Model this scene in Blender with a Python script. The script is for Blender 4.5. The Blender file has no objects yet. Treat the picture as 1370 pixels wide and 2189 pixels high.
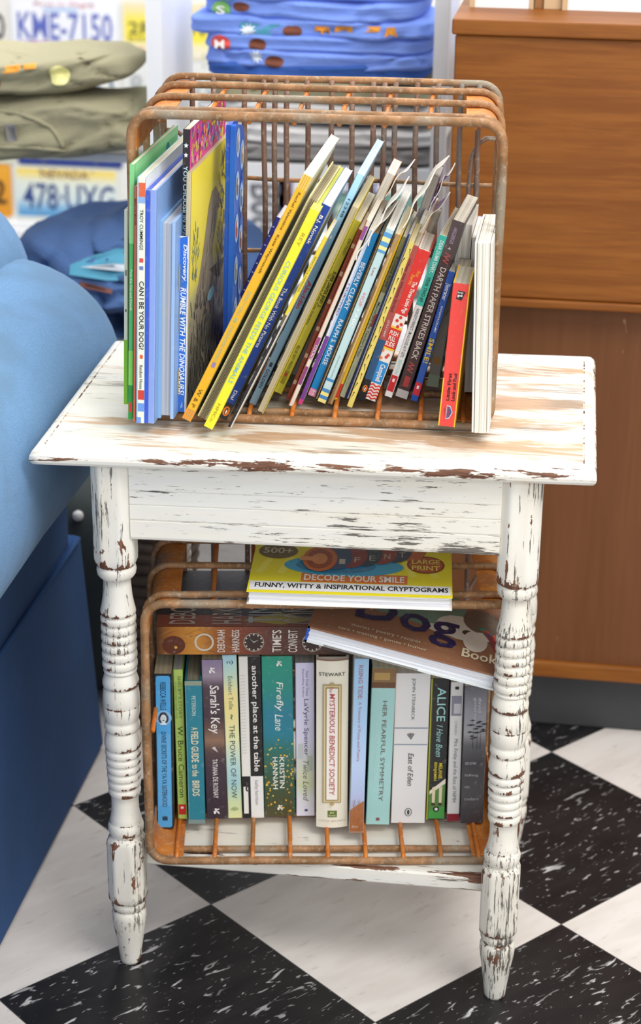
import bpy, math, random
from mathutils import Vector, Matrix, noise
from mathutils.bvhtree import BVHTree

random.seed(7)
S = bpy.context.scene
COL = S.collection
R = math.radians

# ------------------------------------------------------------------ camera
cam_d = bpy.data.cameras.new('camera')
cam = bpy.data.objects.new('camera', cam_d)
COL.objects.link(cam)
cam_d.sensor_fit = 'HORIZONTAL'
cam_d.sensor_width = 36.0
cam_d.lens = 36.0 * 4162.0 / 1370.0
cam_d.clip_start = 0.05
YAW, PITCH, ROLL = -0.1382, 0.3865, 0.0131
fwd = Vector((math.sin(YAW) * math.cos(PITCH), math.cos(YAW) * math.cos(PITCH), -math.sin(PITCH)))
rgt = Vector((math.cos(YAW), -math.sin(YAW), 0))
upv = rgt.cross(fwd)
r2 = rgt * math.cos(ROLL) + upv * math.sin(ROLL)
u2 = upv * math.cos(ROLL) - rgt * math.sin(ROLL)
mw = Matrix((r2, u2, -fwd)).transposed().to_4x4()
mw.translation = Vector((0.2684, -1.8822, 1.3596))
cam.matrix_world = mw
cam_d.dof.use_dof = True
cam_d.dof.focus_distance = 2.08
cam_d.dof.aperture_fstop = 9.0
S.camera = cam

# ------------------------------------------------------------------ light
S.view_settings.view_transform = 'Standard'
S.view_settings.look = 'None'
S.view_settings.gamma = 1.0
S.view_settings.use_curve_mapping = False
S.view_settings.exposure = 0.22
W = bpy.data.worlds.new('room_light')
S.world = W
W.use_nodes = True
W.node_tree.nodes['Background'].inputs[0].default_value = (0.93, 0.96, 1.0, 1)
W.node_tree.nodes['Background'].inputs[1].default_value = 0.64


def area(name, loc, target, size, power, col=(1, 1, 1), sy=None):
    d = bpy.data.lights.new(name, 'AREA')
    d.shape = 'RECTANGLE'
    d.size = size
    d.size_y = sy or size
    d.energy = power
    d.color = col
    o = bpy.data.objects.new(name, d)
    COL.objects.link(o)
    o.location = loc
    o.rotation_euler = (Vector(target) - Vector(loc)).to_track_quat('-Z', 'Y').to_euler()
    return o


area('ceiling_panel_front', (1.3, -1.0, 2.75), (0.1, 0.3, 0.3), 1.4, 46, (1.0, 0.97, 0.93), 1.2)
area('front_fill_light', (0.9, -2.5, 1.5), (0.05, 0.3, 0.55), 1.9, 24, (1.0, 0.98, 0.97), 1.5)  # added fill lamp behind the camera, brightens the legs and spines from the front
area('ceiling_panel_middle', (0.3, 0.9, 2.75), (0.2, 0.9, 0.0), 1.8, 30, (1.0, 0.98, 0.95), 0.9)
area('ceiling_panel_back', (-0.7, 2.0, 2.6), (-0.7, 2.6, 0.3), 1.8, 38, (1.0, 0.98, 0.96), 0.9)


# ------------------------------------------------------------------ helpers
def lin(c):
    if isinstance(c, str):
        c = tuple(int(c[i:i + 2], 16) for i in (0, 2, 4))
    out = []
    for v in c[:3]:
        v = v / 255.0
        out.append(v / 12.92 if v <= 0.04045 else ((v + 0.055) / 1.055) ** 2.4)
    return (out[0], out[1], out[2], 1.0)


class MB:
    """collects geometry, with a colour on every face corner, for ONE mesh"""

    def __init__(self):
        self.v, self.f, self.c, self.m, self.s = [], [], [], [], []

    def add(self, vs, fs, col=None, mat=0, smooth=False):
        n = len(self.v)
        self.v += [tuple(p) for p in vs]
        for i, fc in enumerate(fs):
            self.f.append(tuple(k + n for k in fc))
            if col is None:
                cc = [(1, 1, 1, 1)] * len(fc)
            elif isinstance(col, list):
                cc = [col[k] for k in fc]
            else:
                cc = [col] * len(fc)
            self.c.append(cc)
            self.m.append(mat)
            self.s.append(smooth)

    def box(self, a, b, col=None, mat=0):
        x0, y0, z0 = a
        x1, y1, z1 = b
        vs = [(x0, y0, z0), (x1, y0, z0), (x1, y1, z0), (x0, y1, z0), (x0, y0, z1), (x1, y0, z1), (x1, y1, z1), (x0, y1, z1)]
        fs = [(0, 3, 2, 1), (4, 5, 6, 7), (0, 1, 5, 4), (1, 2, 6, 5), (2, 3, 7, 6), (3, 0, 4, 7)]
        self.add(vs, fs, col, mat)

    def tube(self, pts, r, closed=False, n=8, col=None, mat=0, caps=True):
        pts = [Vector(p) for p in pts]
        N = len(pts)
        vs, fs = [], []
        prev = None
        for i, p in enumerate(pts):
            if closed:
                t = pts[(i + 1) % N] - pts[i - 1]
            else:
                t = pts[min(i + 1, N - 1)] - pts[max(i - 1, 0)]
            t.normalize()
            if prev is None:
                a = Vector((0, 0, 1)) if abs(t.z) < .9 else Vector((1, 0, 0))
                nx = t.cross(a).normalized()
            else:
                nx = (prev - t * prev.dot(t)).normalized()
            prev = nx
            ny = t.cross(nx)
            rr = r[i] if isinstance(r, (list, tuple)) else r
            for k in range(n):
                an = 2 * math.pi * k / n
                vs.append(p + nx * (rr * math.cos(an)) + ny * (rr * math.sin(an)))
        for i in range(N if closed else N - 1):
            j = (i + 1) % N
            for k in range(n):
                k2 = (k + 1) % n
                fs.append((i * n + k, i * n + k2, j * n + k2, j * n + k))
        if not closed and caps:
            fs.append(tuple(range(n))[::-1])
            fs.append(tuple((N - 1) * n + k for k in range(n)))
        self.add(vs, fs, col, mat, True)

    def loft(self, rings, closed=True, caps=True, col=None, mat=0, smooth=True):
        n = len(rings[0])
        vs = [p for rg in rings for p in rg]
        fs = []
        for i in range(len(rings) - 1):
            for k in range(n if closed else n - 1):
                k2 = (k + 1) % n
                fs.append((i * n + k, i * n + k2, (i + 1) * n + k2, (i + 1) * n + k))
        self.add(vs, fs, col, mat, smooth)
        if caps:
            b = len(self.v) - len(vs)
            for off, rev in ((0, True), ((len(rings) - 1) * n, False)):
                q = [b + off + k for k in range(n)]
                self.f.append(tuple(q[::-1] if rev else q))
                self.c.append([col or (1, 1, 1, 1)] * n)
                self.m.append(mat)
                self.s.append(False)

    def build(self, name, mats, parent=None, xf=None):
        me = bpy.data.meshes.new(name)
        vs = [xf(Vector(p)) for p in self.v] if xf else self.v
        me.from_pydata(vs, [], self.f)
        at = me.color_attributes.new('Col', 'FLOAT_COLOR', 'CORNER')
        flat = [x for cc in self.c for c in cc for x in c]
        at.data.foreach_set('color', flat)
        me.polygons.foreach_set('material_index', self.m)
        me.polygons.foreach_set('use_smooth', self.s)
        for mm in (mats if isinstance(mats, (list, tuple)) else [mats]):
            me.materials.append(mm)
        me.update()
        o = bpy.data.objects.new(name, me)
        COL.objects.link(o)
        if parent is not None:
            o.parent = parent
        return o


def thing(name, label, cat, loc=(0, 0, 0), rot=(0, 0, 0), group=None):
    o = bpy.data.objects.new(name, None)
    o.empty_display_size = 0.03
    COL.objects.link(o)
    o.location = loc
    o.rotation_euler = rot
    return tag(o, label, cat, group)


def tag(o, label, cat, group=None):
    o['label'] = label
    o['category'] = cat
    if group:
        o['group'] = group
    return o


def struct(o):
    o['kind'] = 'structure'
    return o


def smooth_all(o):
    for p in o.data.polygons:
        p.use_smooth = True
    return o


TXT = {}


def text_geo(s, bold=0.0, shear=0.0):
    bold = min(bold, .034) * .62
    """unit-box lettering: verts in 0..1 x 0..1, plus natural aspect"""
    k = (s, bold, shear)
    if k not in TXT:
        c = bpy.data.curves.new('lettering', 'FONT')
        c.body = s
        c.resolution_u = 2
        c.offset = bold
        c.shear = shear
        o = bpy.data.objects.new('lettering', c)
        m = bpy.data.meshes.new_from_object(o)
        vs = [v.co.copy() for v in m.vertices]
        fs = [tuple(p.vertices) for p in m.polygons]
        bpy.data.objects.remove(o)
        bpy.data.curves.remove(c)
        bpy.data.meshes.remove(m)
        x0 = min(v.x for v in vs); x1 = max(v.x for v in vs)
        y0 = min(v.y for v in vs); y1 = max(v.y for v in vs)
        w = max(x1 - x0, 1e-6); h = max(y1 - y0, 1e-6)
        TXT[k] = ([((v.x - x0) / w, (v.y - y0) / h) for v in vs], fs, w / h)
    return TXT[k]


def put_text(mb, s, o, ux, uy, col, mat=0, bold=0.02, shear=0.0):
    """lettering filling the parallelogram at o spanned by ux (reading direction) and uy"""
    vs, fs, _ = text_geo(s, bold, shear)
    o = Vector(o); ux = Vector(ux); uy = Vector(uy)
    nrm = ux.cross(uy).normalized()
    for i, f in enumerate(fs):
        d = nrm * (.00003 * (i % 4))
        mb.add([o + ux * vs[k][0] + uy * vs[k][1] + d for k in f], [tuple(range(len(f)))], col, mat)


def disc(mb, o, ux, uy, col, n=20, mat=0, r0=0.0):
    o = Vector(o); ux = Vector(ux); uy = Vector(uy)
    if r0 <= 0:
        vs = [o] + [o + ux * math.cos(2 * math.pi * k / n) + uy * math.sin(2 * math.pi * k / n) for k in range(n)]
        mb.add(vs, [(0, k + 1, (k + 1) % n + 1) for k in range(n)], col, mat)
    else:
        vs = []
        for k in range(n):
            d = ux * math.cos(2 * math.pi * k / n) + uy * math.sin(2 * math.pi * k / n)
            vs += [o + d * r0, o + d]
        mb.add(vs, [(2 * k, 2 * k + 1, (2 * k + 3) % (2 * n), (2 * k + 2) % (2 * n)) for k in range(n)], col, mat)


def poly(mb, pts, col, mat=0):
    mb.add(pts, [tuple(range(len(pts)))], col, mat)


# ------------------------------------------------------------------ materials
class NT:
    def __init__(self, name):
        self.mat = bpy.data.materials.new(name)
        self.mat.use_nodes = True
        self.t = self.mat.node_tree
        self.b = self.t.nodes['Principled BSDF']

    def n(self, typ, **kw):
        nd = self.t.nodes.new(typ)
        for k, v in kw.items():
            if k.startswith('_'):
                setattr(nd, k[1:], v)
            else:
                nd.inputs[k.replace('__', ' ')].default_value = v
        return nd

    def l(self, a, b):
        self.t.links.new(a, b)

    def math(self, op, a, b=None, c=None, clamp=False):
        nd = self.t.nodes.new('ShaderNodeMath')
        nd.operation = op
        nd.use_clamp = clamp
        for i, x in enumerate((a, b, c)):
            if x is None:
                continue
            if isinstance(x, (int, float)):
                nd.inputs[i].default_value = x
            else:
                self.l(x, nd.inputs[i])
        return nd.outputs[0]

    def coords(self, scale=(1, 1, 1), kind='Object', rot=(0, 0, 0)):
        tc = self.t.nodes.new('ShaderNodeTexCoord')
        mp = self.t.nodes.new('ShaderNodeMapping')
        mp.inputs['Scale'].default_value = scale
        mp.inputs['Rotation'].default_value = rot
        self.l(tc.outputs[kind], mp.inputs['Vector'])
        return mp.outputs[0]

    def noise(self, vec, scale=5.0, detail=4.0, rough=0.55, dist=0.0):
        nd = self.t.nodes.new('ShaderNodeTexNoise')
        nd.inputs['Scale'].default_value = scale
        nd.inputs['Detail'].default_value = detail
        nd.inputs['Roughness'].default_value = rough
        nd.inputs['Distortion'].default_value = dist
        self.l(vec, nd.inputs['Vector'])
        return nd.outputs[0]

    def step(self, v, lo, hi):
        nd = self.t.nodes.new('ShaderNodeMapRange')
        nd.interpolation_type = 'SMOOTHSTEP'
        nd.inputs['From Min'].default_value = lo
        nd.inputs['From Max'].default_value = hi
        self.l(v, nd.inputs['Value'])
        return nd.outputs[0]

    def mix(self, f, a, b, mode='MIX'):
        nd = self.t.nodes.new('ShaderNodeMix')
        nd.data_type = 'RGBA'
        nd.blend_type = mode
        ins = [i for i in nd.inputs if i.type == 'RGBA']
        for x, i in ((a, ins[0]), (b, ins[1])):
            if isinstance(x, tuple):
                i.default_value = x
            else:
                self.l(x, i)
        if isinstance(f, (int, float)):
            nd.inputs[0].default_value = f
        else:
            self.l(f, nd.inputs[0])
        return [o for o in nd.outputs if o.type == 'RGBA'][0]

    def out(self, col=None, rough=0.5, metal=0.0, spec=None):
        if col is not None:
            if isinstance(col, tuple):
                self.b.inputs['Base Color'].default_value = col
            else:
                self.l(col, self.b.inputs['Base Color'])
        if isinstance(rough, (int, float)):
            self.b.inputs['Roughness'].default_value = rough
        else:
            self.l(rough, self.b.inputs['Roughness'])
        self.b.inputs['Metallic'].default_value = metal
        if spec is not None:
            self.b.inputs['Specular IOR Level'].default_value = spec
        return self.mat

    def bump(self, h, strength=0.3, dist=0.002):
        nd = self.t.nodes.new('ShaderNodeBump')
        nd.inputs['Strength'].default_value = strength
        nd.inputs['Distance'].default_value = dist
        self.l(h, nd.inputs['Height'])
        self.l(nd.outputs[0], self.b.inputs['Normal'])

    def attr(self, name='Col'):
        nd = self.t.nodes.new('ShaderNodeAttribute')
        nd.attribute_name = name
        return nd


def mat_simple(name, c, rough=0.5, var=0.06, sc=40, metal=0.0):
    t = NT(name)
    base = lin(c)
    nz = t.noise(t.coords(), sc, 3)
    dk = tuple(x * (1 - 2.2 * var) for x in base[:3]) + (1,)
    lt = tuple(min(1, x * (1 + 1.2 * var)) for x in base[:3]) + (1,)
    return t.out(t.mix(nz, dk, lt), rough, metal)


def mat_print():
    t = NT('printed_card')
    a = t.attr()
    nz = t.noise(t.coords(), 160, 3)
    c = t.mix(t.math('MULTIPLY', t.step(nz, .55, .8), .14), a.outputs['Color'], (.78, .76, .72, 1))
    return t.out(c, .38, 0, .4)


def mat_pages():
    t = NT('book_paper')
    a = t.attr()
    n1 = t.noise(t.coords((900, 3, 3)), 1.0, 2)
    n2 = t.noise(t.coords(), 30, 3)
    c = t.mix(t.step(n1, .40, .62), (.76, .74, .70, 1), (1, 1, 1, 1))
    c2 = t.mix(1.0, a.outputs['Color'], c, 'MULTIPLY')
    c3 = t.mix(t.math('MULTIPLY', t.step(n2, .5, .75), .22), c2, (.55, .47, .33, 1))
    return t.out(c3, .85, 0, .2)


def mat_paint(name, axis, brown=.64, scratch=.60, tan=False, vert=False):
    """flaking cream chalk paint over dark wood; grain runs along `axis`"""
    t = NT(name)
    gs = {'x': (1.6, 26, 26), 'z': (26, 26, 1.6)}[axis]
    ss = {'x': (15, 380, 380), 'z': (320, 320, 20)}[axis]
    ms = {'x': (3, 16, 16), 'z': (15, 15, 4)}[axis]
    w = t.attr('Col')
    sep = t.n('ShaderNodeSeparateColor')
    t.l(w.outputs['Color'], sep.inputs[0])
    wear = sep.outputs[0]
    fine = t.noise(t.coords(ss), 1.0, 4, .7)
    mid = t.noise(t.coords(ms), 1.0, 5, .62, .4)
    big = t.noise(t.coords(gs), 1.0, 3)
    blot = t.noise(t.coords({'x': (12, 60, 60), 'z': (46, 46, 26)}[axis]), 1.0, 5, .68, .4)
    cream = t.mix(t.step(mid, .35, .7), lin('ece8dd'), lin('e0dacb'))
    cream = t.mix(t.math('MULTIPLY', t.step(big, .42, .7), .5), cream, lin('d8dbdb'))
    # fine dark scratches, gathered in patches
    sc_v = t.math('ADD', fine, t.math('MULTIPLY', t.math('SUBTRACT', mid, .5), .75))
    sc_v = t.math('ADD', sc_v, t.math('MULTIPLY', wear, .14))
    sm = t.step(sc_v, scratch, scratch + .045)
    c = t.mix(t.math('MULTIPLY', sm, .88), cream, lin('46403b'))
    # bare brown flakes
    bv = t.math('ADD', blot, t.math('MULTIPLY', wear, .40))
    bv = t.math('ADD', bv, t.math('MULTIPLY', t.math('SUBTRACT', fine, .5), .30))
    bm = t.step(bv, brown, brown + .025)
    c = t.mix(bm, c, t.mix(t.step(fine, .4, .65), lin('5a3a2a'), lin('7d5540')))
    if tan:
        tv = t.noise(t.coords((5.0, 20, 20)), 1.0, 5, .6, .6)
        tv2 = t.math('ADD', tv, t.math('MULTIPLY', t.math('SUBTRACT', fine, .5), .35))
        tv2 = t.math('ADD', tv2, t.math('MULTIPLY', sep.outputs[1], .22))
        tm = t.step(tv2, .60, .70)
        c = t.mix(t.math('MULTIPLY', tm, .85), c, t.mix(t.step(fine, .42, .6), lin('b28a63'), lin('cba27a')))
        gm = t.step(t.math('ADD', t.math('MULTIPLY', fine, .55), t.math('MULTIPLY', t.noise(t.coords((4, 14, 14)), 1.3, 3), .55)), .585, .66)
        gm = t.math('MULTIPLY', gm, t.math('SUBTRACT', 1.0, t.math('MULTIPLY', sep.outputs[2], 1.0)))
        c = t.mix(t.math('MULTIPLY', gm, .7), c, lin('857c70'))
    t.bump(t.math('SUBTRACT', 1.0, t.math('MAXIMUM', bm, sm)), .35, .0006)
    return t.out(c, .55, 0, .35)


def mat_rust(name, a, b, c3, lo=.42, hi=.62):
    t = NT(name)
    n1 = t.noise(t.coords(), 34, 5, .65)
    n2 = t.noise(t.coords(), 170, 4, .65)
    n3 = t.noise(t.coords(), 11, 3)
    c = t.mix(t.step(n1, lo, hi), lin(a), lin(b))
    c = t.mix(t.step(n3, .5, .68), c, lin(c3))
    c = t.mix(t.math('MULTIPLY', t.step(n2, .52, .72), .55), c, lin('c4b298'))
    t.bump(n2, .35, .0012)
    return t.out(c, .62, .15, .4)


def mat_cloth(name, c, sc=900, dark=.72, big=None, rough=.92, crease=.55):
    t = NT(name)
    base = lin(c)
    n1 = t.noise(t.coords(), sc, 2, .6)
    n2 = t.noise(t.coords(), 7, 3)
    dk = tuple(x * dark for x in base[:3]) + (1,)
    col = t.mix(t.step(n1, .3, .7), dk, base)
    if big:
        col = t.mix(t.math('MULTIPLY', t.step(n2, .40, .62), .65), col, lin(big))
    n3 = t.noise(t.coords((9, 9, 22)), 1.0, 4, .6, .8)
    t.bump(t.math('ADD', t.math('MULTIPLY', n1, .05), n3), crease, .012)
    m = t.out(col, rough, 0, .15)
    t.b.inputs['Sheen Weight'].default_value = .04
    return m


def mat_wood(name, a, b, vec, sc, streak=None, rough=.45):
    t = NT(name)
    n1 = t.noise(t.coords(vec), sc, 6, .65, .6)
    n2 = t.noise(t.coords(tuple(v * 4 for v in vec)), sc, 3, .6)
    c = t.mix(t.step(t.math('ADD', t.math('MULTIPLY', n1, .7), t.math('MULTIPLY', n2, .3)), .36, .64), lin(a), lin(b))
    n4 = t.noise(t.coords(), 2.2, 2)
    c = t.mix(t.math('MULTIPLY', t.step(n4, .4, .65), .25), c, lin(a))
    if streak:
        n3 = t.noise(t.coords((70, 70, 22)), 1.0, 2, .5)
        c = t.mix(t.math('MULTIPLY', t.step(n3, .745, .79), .7), c, lin(streak))
    return t.out(c, rough, 0, .3)


def mat_floor():
    t = NT('checker_tile')
    T = .3048
    ph = 0.846
    ox, oy = -0.1416, 0.1286
    geo = t.n('ShaderNodeNewGeometry')
    sep = t.n('ShaderNodeSeparateXYZ')
    t.l(geo.outputs['Position'], sep.inputs[0])
    dx = t.math('SUBTRACT', sep.outputs[0], ox)
    dy = t.math('SUBTRACT', sep.outputs[1], oy)
    c, s = math.cos(ph), math.sin(ph)
    u = t.math('DIVIDE', t.math('ADD', t.math('MULTIPLY', dx, c), t.math('MULTIPLY', dy, s)), T)
    v = t.math('DIVIDE', t.math('SUBTRACT', t.math('MULTIPLY', dx, s), t.math('MULTIPLY', dy, c)), T)
    fu = t.math('FLOOR', u)
    fv = t.math('FLOOR', v)
    par = t.math('FLOORED_MODULO', t.math('ADD', fu, fv), 2.0)      # 0 white, 1 black
    # joint lines
    eu = t.math('ABSOLUTE', t.math('SUBTRACT', t.math('FRACT', t.math('ADD', u, .5)), .5))
    ev = t.math('ABSOLUTE', t.math('SUBTRACT', t.math('FRACT', t.math('ADD', v, .5)), .5))
    joint = t.math('LESS_THAN', t.math('MINIMUM', eu, ev), .0022)
    # flecks stretched along one tile direction
    cmb = t.n('ShaderNodeCombineXYZ')
    t.l(t.math('MULTIPLY', u, 7.5), cmb.inputs[0])
    t.l(t.math('MULTIPLY', v, 26.0), cmb.inputs[1])
    t.l(t.math('MULTIPLY', t.math('ADD', fu, t.math('MULTIPLY', fv, 3.7)), 5.3), cmb.inputs[2])
    f1 = t.noise(cmb.outputs[0], 1.0, 2.5, .55, .6)
    cm2 = t.n('ShaderNodeCombineXYZ')
    t.l(t.math('MULTIPLY', u, 17.0), cm2.inputs[0])
    t.l(t.math('MULTIPLY', v, 52.0), cm2.inputs[1])
    f2 = t.noise(cm2.outputs[0], 1.0, 2.5, .6, .8)
    f3 = t.noise(cmb.outputs[0], .35, 2)
    fl = t.math('MAXIMUM', t.step(f1, .625, .70), t.math('MULTIPLY', t.step(f2, .63, .71), .8))
    tone = t.step(f3, .35, .65)
    black = t.mix(fl, t.mix(tone, lin('19181a'), lin('232122')), t.mix(tone, lin('8d8c8c'), lin('c9c8c6')))
    fw = t.math('MULTIPLY', t.step(f1, .60, .72), .32)
    fw = t.math('MAXIMUM', fw, t.math('MULTIPLY', t.step(f2, .62, .74), .18))
    white = t.mix(fw, t.mix(tone, lin('e2dcd6'), lin('d9d2cb')), lin('a79f94'))
    col = t.mix(par, white, black)
    col = t.mix(t.math('MULTIPLY', joint, .8), col, lin('4b4845'))
    wn = t.noise(t.coords(), 6, 4)
    m = t.out(col, t.math('ADD', t.math('MULTIPLY', wn, .25), .22), 0, .4)
    return m


M_PRINT = mat_print()
M_PAGES = mat_pages()
M_TOP = mat_paint('worn_paint_tabletop', 'x', .70, .665, True)
M_APRON = mat_paint('worn_paint_rail', 'x', .80, .615)
M_LEG = mat_paint('worn_paint_leg', 'z', .705, .645)
M_SHELF = mat_paint('worn_paint_shelf', 'x', .70, .645)
M_WIRE = mat_rust('rusty_wire', '86623f', 'a87c54', '8f8472')
M_ROD = mat_rust('orange_wire', 'c46a1c', 'cf7c30', 'a5703f', .4, .6)
M_STRAP = mat_rust('orange_sheet', 'bd6c26', 'd08538', '9c6c4c', .38, .62)
M_BACKWIRE = mat_rust('brown_wire', '7a5c4c', '8d7060', '7d756c')
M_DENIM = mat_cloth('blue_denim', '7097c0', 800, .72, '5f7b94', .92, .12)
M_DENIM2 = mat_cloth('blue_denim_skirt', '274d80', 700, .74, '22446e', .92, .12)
M_BLUE = mat_cloth('royal_tee_cotton', '84a2f2', 1200, .88)
M_NAVYTEE = mat_cloth('deep_blue_tee_cotton', '4268b8', 1200, .86)
M_OLIVE = mat_cloth('olive_tee_cotton', 'a8a285', 1200, .86)
M_GREYTEE = mat_cloth('pale_grey_tee_cotton', 'd7d5d4', 1200, .9)
M_DKTEE = mat_cloth('grey_tee_cotton', '9a9796', 1200, .9)
M_DENTEE = mat_cloth('heather_blue_tee_cotton', '5674a8', 1200, .84)
M_WHITE = mat_simple('white_laminate', 'f1f2f4', .4, .02)
M_WALL = mat_simple('pale_wall_paint', 'e4e4e0', .8, .02)
M_CAB = mat_wood('oak_laminate', '7a4414', '945a20', (2.2, 20, 34), 1.6, None, .5)
M_CABLOW = mat_wood('reddish_panel', '6e4325', '784c2d', (30, 30, 1.6), 1.2, 'c79a78', .5)
M_KICK = mat_simple('black_plinth', '3a3b3d', .6, .1)
M_DARK = mat_simple('dark_grey_felt', '3b4242', .9, .1)
M_CARD = mat_simple('tan_card', 'cdb08a', .8, .04)
M_PLATEAL = None

# ------------------------------------------------------------------ setting
mb = MB()
mb.box((-3.2, -2.6, -.05), (3.0, 3.06, 0))
struct(mb.build('floor', mat_floor()))
mb = MB()
mb.box((-3.2, 3.05, 0), (3.0, 3.15, 2.6))
struct(mb.build('wall_back', M_WALL))
mb = MB()
mb.box((-3.2, 3.025, 0.0), (3.0, 3.05, .112))
mb.box((-3.2, 3.020, 0.0), (3.0, 3.025, .095))
struct(mb.build('baseboard_back', M_WHITE))

# ------------------------------------------------------------------ painted side table
TW = 0.07


def twist(p):
    """the old table has racked a little: its top has slid askew over its feet"""
    a = TW * p.z / .66
    return Vector((p.x - .25 * a * (p.y + .02), p.y + a * p.x, p.z))


table = thing('side_table', 'distressed white painted side table with turned legs and a low shelf, holding both wire crates', 'table', (0, 0, 0))

# top: moulded edge swept round a rectangle
TX0, TX1, TY0, TY1, TZ = -.2915, .2915, -.036, .352, .660
prof = [(-.0150, 0), (-.0146, -.0012), (-.0132, -.0012), (-.0128, 0.0000), (-.0095, -.0002), (-.0060, -.0018),
        (-.0025, -.0055), (-.0004, -.0100), (0, -.0130), (-.0008, -.0165), (-.0030, -.0195), (-.0075, -.0215), (-.030, -.0215)]
mb = MB()
NS = 60
corner = [(TX0, TY0), (TX1, TY0), (TX1, TY1), (TX0, TY1)]
cen = ((TX0 + TX1) / 2, (TY0 + TY1) / 2)
path = []
for i in range(4):
    a, b = corner[i], corner[(i + 1) % 4]
    for k in range(NS):
        f = k / NS
        path.append((a[0] + (b[0] - a[0]) * f, a[1] + (b[1] - a[1]) * f, i, f))
rings = []
for (d, dz) in prof:
    rg = []
    for (x, y, i, f) in path:
        inx = -d
        # inward offset towards the middle, mitred
        hx, hy = (TX1 - TX0) / 2, (TY1 - TY0) / 2
        px = cen[0] + (x - cen[0]) * (hx - inx) / hx
        py = cen[1] + (y - cen[1]) * (hy - inx) / hy
        rg.append((px, py, TZ + dz))
    rings.append(rg)
wearp = [0.05, .45, .45, .1, 0, .08, .28, .50, .47, .30, .2, .1, 0]
n = len(path)
for j in range(len(rings) - 1):
    vs = rings[j] + rings[j + 1]
    fs = [(k, n + k, n + (k + 1) % n, (k + 1) % n) for k in range(n)]
    cols = [(wearp[j], 0, 1, 1)] * n + [(wearp[j + 1], 0, 1, 1)] * n
    mb.add(vs, fs, cols, 0, 1 < j)
# top face as a grid: colour channels steer wear (green = rubbed bare in the middle front)
gx, gy = 60, 40
x0, x1, y0, y1 = TX0 + .0150, TX1 - .0150, TY0 + .0150, TY1 - .0150
vs, cs = [], []
for j in range(gy + 1):
    for i in range(gx + 1):
        x = x0 + (x1 - x0) * i / gx
        y = y0 + (y1 - y0) * j / gy
        vs.append((x, y, TZ))
        g = max(0, 1 - ((x - .08) / .34) ** 2) * (.55 + .45 * max(0, 1 - abs(y - .03) / .10))
        b = max(0.0, min(1.0, (-.09 - x) / .10))
        cs.append((0, max(0, g), b, 1))
fs = [(j * (gx + 1) + i, j * (gx + 1) + i + 1, (j + 1) * (gx + 1) + i + 1, (j + 1) * (gx + 1) + i) for j in range(gy) for i in range(gx)]
mb.add(vs, fs, cs, 0, False)
tt = mb.build('tabletop', M_TOP, table, twist)

# underside
mb = MB()
mb.box((TX0 + .02, TY0 + .02, TZ - .0212), (TX1 - .02, TY1 - .02, TZ - .003), (0, 0, 0, 1))
mb.build('top_board', M_TOP, table, twist)

LEGS = [(-.2125, 0), (.2165, 0), (-.2125, .305), (.2165, .305)]


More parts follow.
